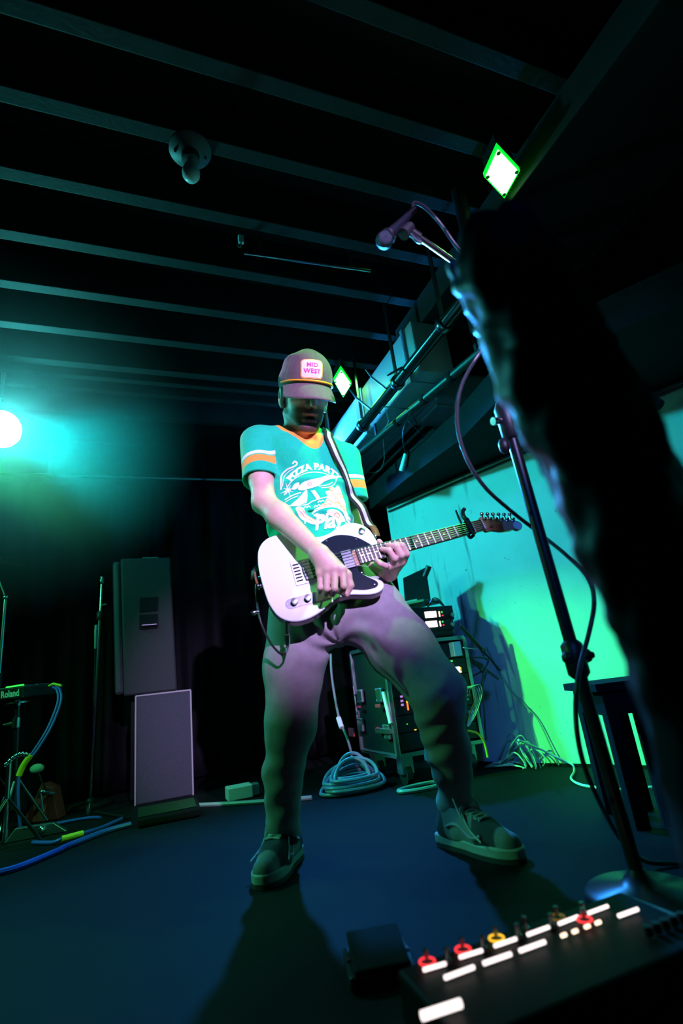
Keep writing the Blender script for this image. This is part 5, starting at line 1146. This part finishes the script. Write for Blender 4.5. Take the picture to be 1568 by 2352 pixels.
for s_ in (-1, 1): MB().box(kb + E2 * 0.06 * s_ - E1 * 0.1 + EZ * 0.09, BX, (0.01, 0.006, 0.088)).build('frame_post', MT['gunmetal'], kd)
sp = PZ(68, 1926); sn = thing('pedal_plate', 'bright steel pedal plate lying beside the drum hardware', 'plate', sp)
MB().prism([(-0.10, 0.002), (0.16, 0.002), (0.10, 0.05), (-0.06, 0.055)], sp, E1, EZ, -0.02, 0.02, E2).build('plate_body', MT['steel'], sn, bevel=0.003)
MB().ball(sp + E1 * 0.05 - E2 * 0.03 + EZ * 0.03, 0.02, 10).build('chrome_knob', MT['chrome'], sn, True)
cable('floor_cable', [PZ(-30, 2010, 0.012), PZ(40, 1992, 0.012), PZ(130, 1955, 0.012), PZ(150, 1945, 0.012), PZ(200, 1925, 0.012), PZ(245, 1908, 0.012), PZ(300, 1893, 0.012)], 0.011, MT['cable_blue'], 'thick blue stage cable curving over the floor beside the drum hardware', 'cable')
cable('floor_cable', [PZ(75, 1935, 0.01), PZ(120, 1935, 0.01), PZ(145, 1926, 0.02), PZ(190, 1914, 0.02), PZ(235, 1900, 0.01), PZ(280, 1880, 0.01)], 0.008, MT['cable_blue'], 'blue cable with a yellow band lying on the floor', 'cable')
tp = MB().tube(spline([PZ(142, 1927, 0.02), PZ(165, 1921, 0.02), PZ(190, 1914, 0.02)], 4), 0.0125, 10).build('cable_sleeve', MT['tape_yellow'], None, True); tag(tp, 'yellow band wrapped round the blue floor cable', 'cable sleeve')
cable('floor_rod', [PZ(220, 1865, 0.012), PZ(260, 1872, 0.012), PZ(298, 1879, 0.012)], 0.006, MT['black_metal'], 'thin dark rod lying on the floor by the subwoofer', 'rod')

# ------------------------------------------------------------------ floor things at the back
cable('stage_cable', [PZ(430, 1850, 0.01), PZ(520, 1846, 0.01), PZ(600, 1841, 0.01), PZ(680, 1835, 0.01), PZ(716, 1832, 0.01)], 0.010, MT['cable_grey'], 'grey stage cable running straight along the floor to the coil', 'cable')
bx0 = PZ(553, 1838); wb = thing('power_adapter', 'small white power adapter box on the floor by the stage cable', 'adapter', bx0)
MB().box(bx0 + EZ * 0.034 + E2 * 0.05, BX, (0.066, 0.05, 0.032)).build('case', MT['white_plastic'], wb, bevel=0.006)
MB().box(bx0 + EZ * 0.034 + E2 * 0.05 + E1 * 0.085, BX, (0.02, 0.03, 0.028)).build('end_cap', MT['grey_plastic'], wb, bevel=0.004)
# coil
cc = B(1.015, 2.74, 0.0); cl_ = thing('coiled_cable', 'thick blue grey cable coiled on the floor before the equipment rack', 'cable coil', cc)
turns = []
for k in range(9):
    R = 0.163 - 0.010 * k; z = 0.012 + 0.011 * (k % 5) + 0.003 * k; off = E1 * 0.012 * math.sin(k * 1.7) + E2 * 0.02 * math.cos(k * 2.3); tilt = 0.10 + 0.012 * k
    pts = []
    for i in range(40):
        a = 2 * math.pi * i / 40; q = E1 * R * math.cos(a) + E2 * R * 0.62 * math.sin(a)
        pts.append(cc + off + q + EZ * (z + max(0, math.sin(a + 0.3)) * tilt * 0.5))
    pts.append(pts[0]); MB().tube(pts, 0.0085, 7, False).build('cable_turn', mat('coil_jacket', (0.22, 0.3, 0.36), 0.35) if k == 0 else bpy.data.materials['coil_jacket'], cl_, True)
lp = PZ(950, 1806) - E2 * 0.10; pts = [lp + E1 * 0.13 * math.cos(a) + E2 * 0.055 * math.sin(a) + EZ * 0.012 for a in [2 * math.pi * i / 30 for i in range(31)]]
MB().tube(pts, 0.009, 7, False).build('loose_loop', bpy.data.materials['coil_jacket'], cl_, True)

# ------------------------------------------------------------------ equipment rack
RZ0 = 0.145
C0 = PZ(914, 1738, RZ0); ra, rs = ab(C0)
def RF(x, y, o=0.0): return FP(C0, E2, x, y) - E2 * o
def LF(x, y, o=0.0): return FP(C0, E1, x, y) - E1 * o
rw = ab(FP(C0, E2, 1104, 1690))[0] - ra; rz1 = float(RF(1030, 1467)[2]); rdp = 0.46
rk = thing('equipment_rack', 'black wheeled road case rack full of audio gear beside the bare wall', 'rack', B(ra + rw / 2, rs + rdp / 2, 0))
MB().box(B(ra + rw / 2, rs + rdp / 2 + 0.01, (RZ0 + rz1) / 2), BX, (rw / 2 - 0.004, rdp / 2 - 0.01, (rz1 - RZ0) / 2)).build('case', MT['black_matte'], rk, bevel=0.003)
ALU = MT['steel']
for a in (ra, ra + rw):
    for s in (rs, rs + rdp): MB().box(B(a, s, (RZ0 + rz1) / 2), BX, (0.011, 0.011, (rz1 - RZ0) / 2)).build('corner_rail', ALU, rk, bevel=0.002)
for z in (RZ0, rz1):
    for s in (rs, rs + rdp): MB().box(B(ra + rw / 2, s, z), BX, (rw / 2, 0.010, 0.010)).build('edge_rail', ALU, rk, bevel=0.002)
    for a in (ra, ra + rw): MB().box(B(a, rs + rdp / 2, z), BX, (0.010, rdp / 2, 0.010)).build('edge_rail', ALU, rk, bevel=0.002)
for a in (ra + 0.06, ra + rw - 0.06):
    for s in (rs + 0.06, rs + rdp - 0.06):
        w = MB().lathe(B(a - 0.016, s, 0.05), E1, [(0.049, 0), (0.049, 0.032)], 20).build('caster', MT['black'], rk, True)
        MB().box(B(a, s, 0.10), BX, (0.032, 0.03, 0.045)).build('caster_fork', MT['steel'], w)
def panel(x0, y0, x1, y1, m, name, parent, o=0.004, th=0.004):      # a small flat panel on the rack front between two pixels
    p, q = RF(x0, y0), RF(x1, y1); a0_, a1_ = ab(p)[0], ab(q)[0]; z0_, z1_ = min(p[2], q[2]), max(p[2], q[2])
    return MB().box(B((a0_ + a1_) / 2, rs - o, (z0_ + z1_) / 2), BX, (abs(a1_ - a0_) / 2, th, (z1_ - z0_) / 2)).build(name, m, parent)
nU = 6
units = []
for k in range(nU):
    z0_ = RZ0 + 0.02 + (rz1 - RZ0 - 0.04) * k / nU; z1_ = RZ0 + 0.02 + (rz1 - RZ0 - 0.04) * (k + 1) / nU - 0.004
    units.append(MB().box(B(ra + rw / 2, rs + 0.004, (z0_ + z1_) / 2), BX, (rw / 2 - 0.014, 0.010, (z1_ - z0_) / 2)).build('rack_unit', MT['black_metal'], rk, bevel=0.002))
wbx = panel(1028, 1477, 1050, 1507, MT['white_plastic'], 'power_brick', rk, 0.03, 0.022)
for (x0, y0, x1, y1, m) in [(1017, 1518, 1021, 1522, 'em_warm'), (1017, 1526, 1021, 1530, 'em_warm'), (1026, 1518, 1030, 1521, 'em_white'), (1026, 1523, 1030, 1526, 'em_white'), (1026, 1528, 1030, 1531, 'em_white'), (1033, 1517, 1037, 1520, 'em_greenled'), (1035, 1526, 1038, 1529, 'em_red'),
        (1034, 1533, 1054, 1538, 'em_bluewhite'), (1035, 1540, 1055, 1545, 'em_bluewhite'), (1053, 1533, 1057, 1538, 'em_yellow'), (1054, 1540, 1058, 1545, 'em_yellow'), (1034, 1553, 1056, 1558, 'em_white'), (1037, 1560, 1058, 1568, 'em_white'),
        (917, 1598, 923, 1602, 'em_violet'), (918, 1608, 924, 1612, 'em_violet'), (919, 1617, 925, 1621, 'em_violet'), (931, 1610, 935, 1614, 'em_yellow'), (932, 1615, 937, 1631, 'em_orange'), (932, 1662, 934, 1664, 'em_greenled'), (950, 1675, 954, 1677, 'em_yellow')]:
    panel(x0, y0, x1, y1, MT[m], 'indicator', units[3], 0.008, 0.003)
for i in range(3):
    for j in range(3): panel(1049 + 9 * j + i * 1, 1586 + 9 * i, 1054 + 9 * j + i * 1, 1590 + 9 * i, MT['white_plastic'], 'patch_jack', units[2], 0.008, 0.004)
for j in range(4): panel(1058 + 8 * j, 1634 - j, 1063 + 8 * j, 1638 - j, MT['cable_grey'], 'jack_plug', units[1], 0.02, 0.015)
for j in range(5):
    o_ = 0.05 + 0.006 * j
    MB().tube(spline([RF(1052 + 6 * j, 1600, 0.012), RF(1046 + 4 * j, 1586 - j, o_), RF(1060 + 5 * j, 1578 - j, o_ + 0.01), RF(1074 + 3 * j, 1590, o_ + 0.01), RF(1076 + 2 * j, 1612, o_), RF(1066 + 2 * j, 1640, o_), RF(1060 + j, 1668, 0.05)], 6), 0.0018, 6).build('patch_cord', MT['cable_yellow'] if j == 0 else MT['cable_white'], rk, True)
# left side: latches, rails, light bar, straps
def lpanel(x0, y0, x1, y1, m, name, parent, o=0.006, th=0.005):
    p, q = LF(x0, y0), LF(x1, y1); s0_, s1_ = ab(p)[1], ab(q)[1]; z0_, z1_ = min(p[2], q[2]), max(p[2], q[2])
    return MB().box(B(ra - o, (s0_ + s1_) / 2, (z0_ + z1_) / 2), BX, (th, abs(s1_ - s0_) / 2, (z1_ - z0_) / 2)).build(name, m, parent)
lb = MB().tube([LF(888, 1588, 0.02), LF(905, 1660, 0.02)], 0.010, 8).build('light_bar', MT['white_plastic'], rk, True)
MB().tube([LF(816, 1575, 0.012), LF(826, 1655, 0.012)], 0.006, 8).build('side_rail', ALU, rk, True)
lpanel(840, 1722, 903, 1733, ALU, 'kick_plate', rk, 0.012, 0.006)
for (x, y) in ((832, 1598), (876, 1596), (833, 1664), (894, 1680)):
    p = LF(x, y); lt = MB().box(B(ra - 0.012, ab(p)[1], p[2]), BX, (0.008, 0.035, 0.035)).build('latch', MT['steel'], rk, bevel=0.004)
    for i in (-1, 1):
        for j in (-1, 1): MB().ball(B(ra - 0.021, ab(p)[1] + 0.027 * i, p[2] + 0.027 * j), 0.005, 6).build('rivet', MT['chrome'], lt)
lpanel(872, 1671, 904, 1684, ALU, 'side_handle', rk, 0.02, 0.01)
for (x0, y0, x1, y1) in ((828, 1620, 838, 1624), (874, 1616, 884, 1623), (811, 1670, 825, 1690), (876, 1668, 882, 1672)): lpanel(x0, y0, x1, y1, MT['red'], 'red_tag', rk, 0.03, 0.004)
cable('loom_cable', [LF(776, 1500, 0.05), LF(781, 1540, 0.06), LF(788, 1590, 0.06), LF(800, 1648, 0.06), LF(812, 1690, 0.045), LF(818, 1722, 0.035), LF(820, 1748, 0.03)], 0.007, MT['cable_grey'], 'grey cable loom hanging at the side of the equipment rack with a white tag', 'cable')
wt = MB().tube([LF(798, 1645, 0.06), LF(806, 1668, 0.06)], 0.016, 6).build('cable_tag', MT['white_plastic'], None); tag(wt, 'white tag wrapped round the cable loom at the rack', 'tag')
# wireless receiver case and laptop on top
uz1 = float(RF(1012, 1392)[2])
wc = thing('receiver_case', 'small black case with two lit wireless receivers on the equipment rack', 'receiver', B(ra + rw / 2, rs + 0.2, rz1 + 0.011))
MB().box(B(ra + rw / 2 - 0.01, rs + 0.21, (rz1 + uz1) / 2 + 0.006), BX, (rw / 2 - 0.02, 0.2, (uz1 - rz1) / 2 - 0.006)).build('shell', MT['black'], wc, bevel=0.02)
for k, (y0, y1) in enumerate(((1402, 1423), (1424, 1445))):
    u = panel(880, y0, 1042, y1, MT['black_metal'], 'receiver', wc, -0.004, 0.010)
    panel(973 + 2 * k, y0 + 4, 1001 + 2 * k, y1 - 5, MT['em_white'], 'display', u, 0.008, 0.003); panel(1005 + 2 * k, y0 + 3, 1009 + 2 * k, y1 - 6, MT['em_warm'], 'meter', u, 0.008, 0.003)
    panel(1011 + 2 * k, y0 + 3, 1014 + 2 * k, y0 + 6, MT['em_greenled'], 'led', u, 0.008, 0.003); panel(1013 + 2 * k, y0 + 11, 1016 + 2 * k, y0 + 13, MT['em_red'], 'led', u, 0.008, 0.003)
    p = RF(1036, (y0 + y1) / 2); MB().lathe(p - E2 * 0.004, -E2, [(0.014, 0), (0.012, 0.012)], 12).build('knob', MT['steel'], u, True)
lpz = PY(955, 1392, C0[1] + 0.28)
lt = thing('laptop', 'open dark laptop standing on the receiver case with a stand lamp', 'laptop', lpz)
n_ = unit(np.array([-0.55, -0.80, 0.1])); lx = unit(np.cross(EZ, n_)); lx = lx if lx[0] > 0 else -lx
q = [FP(lpz, n_, x, y) for x, y in ((925, 1328), (976, 1304), (988, 1388), (930, 1388))]
scr = MB(); scr.add([p for p in q] + [p - n_ * 0.012 for p in q], [(0, 1, 2, 3), (7, 6, 5, 4), (0, 4, 5, 1), (1, 5, 6, 2), (2, 6, 7, 3), (3, 7, 4, 0)]); scr.build('screen_lid', MT['black_matte'], lt)
MB().box(lpz + np.array([-0.03, 0.02, 0.008]), [lx, np.cross(EZ, lx), EZ], (0.15, 0.11, 0.008)).build('keyboard_base', MT['black'], lt, bevel=0.003)
MB().box(lpz - n_ * -0.03 + EZ * 0.02 - lx * 0.04, [lx, n_, EZ], (0.07, 0.004, 0.012)).build('hinge_cover', MT['grey_plastic'], lt)
MB().tube([FP(lpz, n_, 975, 1325), FP(lpz, n_, 985, 1300)], [0.016, 0.018], 12).build('stand_lamp', MT['black'], lt, True)
for k in range(3):
    q_ = E2 * (0.014 + 0.010 * k); w0 = RF(984 + 3 * k, 1392) + q_; w3 = RF(1020 + 4 * k, 1393) + q_; w0[2] = uz1 + 0.0035; w3[2] = uz1 + 0.0035
    cable('laptop_wire', [w0, w0 * 0.65 + w3 * 0.35 + EZ * (0.030 + 0.008 * k), w0 * 0.3 + w3 * 0.7 + EZ * (0.026 + 0.008 * k), w3], 0.003, MT['cable_black'], 'thin black wire arching over the receiver case beside the laptop', 'wire', 'wires on the receiver case')
# boom arm and wires at the right of the rack
rb = B(ra + rw + 0.012, rs + 0.02, 0); ba = thing('clamp_arm', 'thin black arm clamped to the rack and pointing down to the wall', 'arm', RF(1090, 1500, 0.05))
MB().tube([RF(1045, 1440, 0.05), RF(1095, 1497, 0.06)], [0.010, 0.012], 8).build('arm_tube', MT['black'], ba, True); MB().tube([RF(1095, 1497, 0.06), RF(1131, 1542, 0.07)], 0.006, 8).build('arm_tip', MT['black'], ba, True)
MB().ball(RF(1095, 1497, 0.06), 0.016, 10).build('joint', MT['black'], ba, True)
def rw_(pts, lab, m='cable_black', r=0.005): cable('rack_wire', [RF(*p[:2], p[2] if len(p) > 2 else 0.04) for p in pts], r, MT[m], lab, 'wire', 'wires hanging beside the rack')
rw_([(1050, 1490, .06), (1070, 1491), (1098, 1494)], 'pale wire from the white power brick to the clamp arm', 'cable_white', 0.003)
rw_([(1076, 1512), (1100, 1512), (1112, 1518)], 'black wire leaving the rack sideways under the clamp arm'); rw_([(1112, 1520), (1100, 1548), (1098, 1580), (1102, 1640), (1106, 1700)], 'black wire hanging down between rack and wall'); rw_([(1080, 1522), (1098, 1545)], 'short black wire running obliquely into the hanging wire')
cable('signal_cable', [RF(1066, 1678, 0.03), RF(1082, 1684, 0.06), RF(1094, 1705, 0.07), RF(1099, 1737, 0.08)], 0.006, MT['cable_yellow'], 'yellow cable curving from the rack foot to the floor', 'cable')
# pile of thin wires by the wall
def wn(t, z, o): return WP(t, z, o)
for k in range(14):      # each wire lies in its own layer before the wall, looped differently
    r1 = random.random; lay = WN * (0.030 + 0.0082 * k); tA = float(np.dot(PZ(1124, 1760) - w1, WD)) + 0.03 * r1()
    def wl(t, z): return w1 + WD * t + lay + EZ * z
    tB = 0.03 + 0.13 * r1(); hB = 0.02 + 0.15 * r1() ** 1.6; tm_ = tA + (tB - tA) * (0.35 + 0.25 * r1())
    cable('patch_wire', [wl(tA, 0.0042), wl(tA * 0.6 + tm_ * 0.4, 0.0042 + 0.02 * r1()), wl(tm_, 0.010 + 0.35 * hB * r1()), wl(tB, hB), wl(tB + 0.035 + 0.03 * r1(), hB * 0.45 + 0.004), wl(tB + 0.02 + 0.07 * r1(), 0.0042)], 0.0034, MT['cable_white'] if k % 3 else MT['cable_grey'], 'thin pale wire in the tangled pile between rack and bare wall', 'wire', 'tangled wires at the foot of the wall')
cable('wall_wire', [WP(-0.02, 0.62, 0.01), WP(0.06, 0.40, 0.01), WP(0.14, 0.30, 0.01), WP(0.20, 0.22, 0.012), WP(0.24, 0.10, 0.016), WP(0.27, 0.006, 0.027)], 0.003, MT['cable_grey'], 'thin wire running down the bare wall to the floor', 'wire')
cable('signal_cable', [PZ(1190, 1700, 0.2), PZ(1230, 1716, 0.10), PZ(1275, 1738, 0.05), PZ(1312, 1755, 0.012), PZ(1318, 1772, 0.008), PZ(1311, 1788, 0.008), PZ(1330, 1801, 0.008), PZ(1365, 1808, 0.008), PZ(1410, 1813, 0.008), PZ(1470, 1810, 0.008), PZ(1540, 1804, 0.008), PZ(1600, 1802, 0.008)], 0.005, MT['cable_white'], 'pale cable wandering over the floor from the wall to the table', 'cable')

# ------------------------------------------------------------------ microphone on its boom stand
mb = PZ(1478, 2066); mt = PY(1158, 945, mb[1] - 0.02)
bs = thing('boom_stand', 'black round-base stand carrying the long microphone boom', 'stand', mb)
MB().lathe(mb, EZ, [(0.118, 0.001), (0.120, 0.010), (0.112, 0.020), (0.04, 0.030), (0.022, 0.05), (0.016, 0.06)], 40).build('base', MT['black_metal'], bs, True)
md = unit(mt - mb); mk = mb + (mt - mb) * 0.43
MB().tube([mb + EZ * 0.03, mt], 0.0155, 16).build('lower_tube', MT['black_metal'], bs, True)
MB().tube([mk - md * 0.05, mk - md * 0.04, mk + md * 0.03, mk + md * 0.04], [0.017, 0.026, 0.026, 0.017], 16).build('height_clutch', MT['black'], bs, True)
for sgn in (1, -0.5): MB().ball(mk + E1 * 0.036 * sgn, 0.018, 10).build('clutch_knob', MT['black'], bs, True)
MB().tube([mt - md * 0.09, mt - md * 0.08, mt + md * 0.01, mt + md * 0.03], [0.017, 0.025, 0.027, 0.018], 16).build('top_clutch', MT['black'], bs, True)
MB().tube([mt - md * 0.03 - E1 * 0.02, mt - md * 0.035 - E1 * 0.05], [0.009, 0.012], 10).build('wing_screw', MT['chrome'], bs, True)
MB().ball(mt - md * 0.11 - E1 * 0.035, 0.020, 10, (0.8, 0.8, 1.2)).build('counter_knob', MT['black'], bs, True)
j0 = PY(1205, 728, mb[1]); MB().tube([mt, j0], 0.010, 12).build('upper_tube', MT['black_metal'], bs, True)
bm0 = PY(955, 540, 1.18); bm1 = PY(1512, 932, 1.62)
bdir = unit(bm1 - bm0)
tj = np.dot(j0 - bm0, bdir); jn = bm0 + bdir * tj
MB().ball((j0 + jn) / 2, max(0.026, np.linalg.norm(j0 - jn) / 2 + 0.012), 12).build('boom_joint', MT['black'], bs, True)
MB().tube([bm0, bm1], 0.0085, 14).build('boom_tube', MT['chrome'], bs, True)
MB().tube([PY(1448, 888, 1.57), bm1], 0.022, 16).build('counterweight', MT['black'], bs, True)
MB().tube([bm0 - bdir * 0.03, bm0 + bdir * 0.012], [0.013, 0.013], 12).build('boom_nut', MT['chrome'], bs, True)
MB().tube(spline([PY(968, 556, 1.17), PY(958, 553, 1.17), PY(940, 535, 1.165), PY(928, 530, 1.165)], 4), 0.006, 8).build('clip_bracket', MT['chrome'], bs, True)
m0, m1_ = PY(938, 495, 1.17), PY(873, 562, 1.14); mdv = unit(m1_ - m0)
MB().tube([PY(934, 530, 1.165) - mdv * 0.02, PY(934, 530, 1.165) + mdv * 0.02], [0.016, 0.018], 12).build('clip_ring', MT['black'], bs, True)
mic = thing('microphone', 'dark handheld microphone on the boom tip above the guitarist', 'microphone', m1_)
Lm = np.linalg.norm(m1_ - m0)
MB().tube([m0, m0 + mdv * Lm * 0.3, m0 + mdv * Lm * 0.72], [0.0105, 0.0125, 0.018], 18).build('handle', mat('mic_dark_paint', (0.03, 0.035, 0.05), 0.3, metal=0.7), mic, True)
MB().tube([m0 + mdv * Lm * 0.70, m0 + mdv * Lm * 0.74], 0.0225, 18).build('collar_ring', MT['chrome'], mic, True)
ms_ = m0 + mdv * Lm * 0.86; MB().ball(ms_, 0.0245, 18).build('grille_ball', mat('mic_mesh', (0.06, 0.07, 0.09), 0.35, metal=1.0, bump=0.6, bscale=700), mic, True)
MB().tube([m0 - mdv * 0.035, m0], [0.0095, 0.0105], 12).build('connector', MT['gunmetal'], mic, True)
mc = thing('vocal_cable', 'dark cable looping from the microphone down the boom stand to the floor', 'cable', mb + np.array([-0.1, -0.1, 0.0]))
mq = m0 - mdv * 0.03
MB().tube(spline([mq, PY(950, 466, 1.185), PY(975, 476, 1.195), PY(1010, 512, 1.21), PY(1040, 555, 1.23), PY(1075, 600, 1.235), PY(1140, 690, 1.255), PY(1122, 780, 1.27), PY(1108, 800, 1.275), PY(1062, 880, 1.28), PY(1049, 960, 1.27), PY(1066, 1040, 1.27), PY(1110, 1115, 1.28), PY(1175, 1175, 1.34), PY(1235, 1222, 1.40), PY(1300, 1275, 1.37), PY(1348, 1325, 1.31), PY(1364, 1380, 1.30), PY(1353, 1450, 1.29), PY(1332, 1530, 1.27), PY(1322, 1610, 1.26), PY(1326, 1690, 1.25), PY(1345, 1770, 1.29), PY(1384, 1858, 1.39), PY(1428, 1932, 1.48), mb + np.array([0.085, 0.150, 0.022]), mb + np.array([0.15, 0.155, 0.007]), mb + np.array([0.25, 0.13, 0.007]), mb + np.array([0.40, 0.07, 0.007])], 8), 0.0055, 8).build('cable_run', MT['cable_dark'], mc, True)
MB().tube([mk + E1 * -0.018 - E2 * 0.02, mk + E1 * 0.03 - E2 * 0.03], 0.008, 8).build('cable_tie', MT['black'], mc, True)

# ------------------------------------------------------------------ cloth-wrapped post close to the camera
ps = thing('wrapped_post', 'tall black post wrapped in creased black cloth beside the boom stand', 'post', (0.30, 0.52, 0.0))
nz, na = 110, 40; vv = []; ff = []
for i in range(nz + 1):
    t = i / nz; y = 495 + (1660 - 495) * t
    if t < 0.999:
        xl = np.interp(y, [490, 520, 600, 640, 720, 800, 900, 1000, 1100, 1250, 1400, 1550, 1700], [1110, 1060, 1042, 1046, 1090, 1122, 1166, 1212, 1270, 1335, 1398, 1448, 1500]); xr = np.interp(y, [490, 520, 625, 800, 940, 1140, 1400, 1700], [1180, 1222, 1288, 1398, 1478, 1566, 1660, 1760])
        L_, R_ = PY(xl, y, 0.52), PY(xr, y, 0.52)
    vv.append((L_, R_))
rings = [((a + b) / 2, np.linalg.norm(b - a) / 2) for a, b in vv]
c_, r_ = rings[-1]; 
for k in range(1, 22): rings.append((np.array([c_[0] + 0.012 * k / 21, c_[1], c_[2] * (1 - k / 21.0) + 0.002 * k / 21]), r_ + 0.012 * k / 21))
V_ = []
for i, (c, r) in enumerate(rings):
    for k in range(na):
        a = 2 * math.pi * k / na; z = c[2]
        w = 1 + 0.045 * math.sin(a * 3 + z * 21 + 1.5 * math.sin(z * 9)) + 0.035 * math.sin(a * 7 - z * 60) + 0.03 * math.sin(z * 95 + a * 2 + 2 * math.sin(a)) + 0.018 * math.sin(z * 170 + a * 5)
        V_.append(c + np.array([math.cos(a) * r * w, math.sin(a) * r * w * 0.8, min(1, z * 8) * 0.006 * math.sin(a * 4 + z * 30)]))
F_ = [(i * na + k, i * na + (k + 1) % na, (i + 1) * na + (k + 1) % na, (i + 1) * na + k) for i in range(len(rings) - 1) for k in range(na)] + [tuple(range(na)), tuple((len(rings) - 1) * na + k for k in range(na))]
obj('cloth_wrap', V_, F_, mat('creased_black_cloth', (0.006, 0.007, 0.008), 0.5, spec=0.35), ps, True)
rp_ = [PY(np.interp(y, [600, 640, 720, 800, 900, 1000, 1100, 1250], [1044, 1050, 1096, 1128, 1170, 1216, 1272, 1336]) - 4 + 3 * math.sin(y * 0.14), y, 0.555) for y in range(600, 1240, 12)]
MB().tube(rp_, [0.0075 + 0.0018 * math.sin(i * 1.6) for i in range(len(rp_))], 8).build('twisted_cord', mat('cord_satin', (0.45, 0.47, 0.5), 0.35, spec=0.8), ps, True)
# small table with legs behind the boom stand
YT = 1.80
tbl = thing('side_table', 'small black side table with open legs behind the boom stand', 'table', (PY(1450, 1600, YT)[0], YT, 0.0))
A0, A1 = PY(1362, 1570, YT), PY(1640, 1540, YT); tl = unit(A1 - A0); 
zt = (A0[2] + A1[2]) / 2; xa, xb = A0[0], A1[0] + 0.05; zb = PY(1400, 1645, YT)[2]
MB().box(((xa + xb) / 2, YT + 0.13, zt - 0.012), X3, ((xb - xa) / 2, 0.14, 0.012)).build('tabletop', MT['black_matte'], tbl)
MB().box(((xa + xb) / 2 + 0.01, YT + 0.13, (zt + zb) / 2 - 0.012), X3, ((xb - xa) / 2 - 0.012, 0.12, (zt - zb) / 2 - 0.012)).build('drawer_box', MT['black_matte'], tbl)
MB().ball((xa + 0.14, YT - 0.012, (zt + zb) / 2), 0.014, 10).build('drawer_knob', MT['gunmetal'], tbl, True)
for x_ in (xa + 0.045, xa + 0.15, xb - 0.04):
    for y_ in (YT + 0.03, YT + 0.23): MB().box((x_, y_, zb / 2), X3, (0.030 if x_ == xa + 0.15 else 0.022, 0.02, zb / 2)).build('leg', MT['black_matte'], tbl)

# ------------------------------------------------------------------ floor controller with lit scribble strips
ZB = 0.075
pbs = [PZ(970, 2228, ZB), PZ(1397, 2081, ZB)]
fa_, fs_ = zip(*[ab(p) for p in pbs]); a_lo, a_hi = fa_[0] - 0.03, fa_[1] + 0.075
s_far = max(fs_) + 0.035; s_near = ab(PZ(1000, 2334, ZB))[1] - 0.05
fc = thing('floor_controller', 'long black foot controller with white lit strips and coloured switch rings', 'foot controller', B((a_lo + a_hi) / 2, (s_far + s_near) / 2, 0))
v = [B(a, s, z) for a, s, z in ((a_lo, s_near, 0.003), (a_lo, s_near, ZB - 0.012), (a_lo, s_far, 0.003), (a_lo, s_far, ZB - 0.004), (a_hi, s_near, 0.003), (a_hi, s_near, ZB - 0.012), (a_hi, s_far, 0.003), (a_hi, s_far, ZB - 0.004))]
obj('chassis', v, fb_, mat('controller_black', (0.004, 0.004, 0.004), 0.6, spec=0.15), fc, False, 0.006)
MB().box(B(a_hi + 0.004, (s_far + s_near) / 2, 0.035), BX, (0.005, (s_far - s_near) / 2 - 0.02, 0.03)).build('end_cheek', mat('end_cheek_paint', (0.10, 0.14, 0.12), 0.5), fc, bevel=0.003)
def strip(x0, y0, x1, y1, w, m, nm='scribble_strip'):
    p, q = PZ(x0, y0, ZB), PZ(x1, y1, ZB); MB().tube([p, q], w, 8).build(nm, m, fc)
for x0, y0, x1, y1 in ((972, 2228, 1023, 2213), (1055, 2199, 1107, 2183), (1135, 2173, 1185, 2156), (1211, 2147, 1260, 2129), (1283, 2122, 1327, 2105), (1349, 2098, 1395, 2081)): strip(x0, y0, x1, y1, 0.0030, MT['em_white'])
for x0, y0, x1, y1 in ((1021, 2246, 1088, 2221), (1110, 2213, 1173, 2191), (1193, 2184, 1251, 2163), (1420, 2104, 1464, 2088)): strip(x0, y0, x1, y1, 0.0033, MT['em_white'])
for x, y in ((1294, 2148), (1320, 2139), (1348, 2128), (1373, 2119)): strip(x - 5, y + 2, x + 5, y - 2, 0.003, MT['em_warm'], 'status_window')
strip(968, 2334, 1058, 2304, 0.0060, MT['em_white'], 'main_display')
def fswitch(x, y, ring):
    p = PZ(x, y, ZB); t = MB().lathe(p - EZ * 0.004, EZ, [(0.007, 0), (0.007, 0.006), (0.0035, 0.007), (0.0035, 0.018), (0.0045, 0.019), (0.004, 0.022)], 14).build('foot_switch', MT['gunmetal'], fc, True)
    if ring is not None:
        pts = [p + EZ * 0.001 + 0.0125 * (E1 * math.cos(a) + E2 * math.sin(a)) for a in [2 * math.pi * i / 20 for i in range(21)]]; MB().tube(pts, 0.0016, 6, False).build('led_ring', ring, t)
for x, y, r in ((981, 2210, 'em_red'), (1063, 2182, 'em_red'), (1140, 2156, 'em_yellow'), (1207, 2132, None), (1280, 2108, 'em_yellow_dim'), (1342, 2113, 'em_red'), (1029, 2206, None), (1110, 2178, None), (1190, 2150, None), (1268, 2126, None), (1340, 2098, None)): fswitch(x, y, MT[r] if r else None)
for k in range(5):
    p = B(a_hi - 0.10 + 0.02 * k, s_near + 0.05, ZB - 0.006); MB().lathe(p, EZ, [(0.008, 0), (0.007, 0.014)], 10).build('rotary_knob', MT['black'], fc, True)
vp = PZ(872, 2232, 0.0); vpd = thing('volume_pedal', 'black rocker volume pedal on the floor beside the foot controller', 'pedal', vp)
px_ = unit(E1 * 0.96 - E2 * 0.25); py_ = np.cross(EZ, px_)
MB().box(vp + EZ * 0.014, [px_, py_, EZ], (0.062, 0.06, 0.011)).build('pedal_base', MT['black_metal'], vpd, bevel=0.004)
MB().prism([(-0.062, 0.024), (0.062, 0.040), (0.062, 0.050), (-0.062, 0.034)], vp, py_, EZ, -0.052, 0.052, px_).build('treadle', MT['black_matte'], vpd, bevel=0.004)
MB().tube([vp + px_ * -0.06 + EZ * 0.024, vp + px_ * 0.06 + EZ * 0.024], 0.006, 10).build('hinge', MT['gunmetal'], vpd, True)
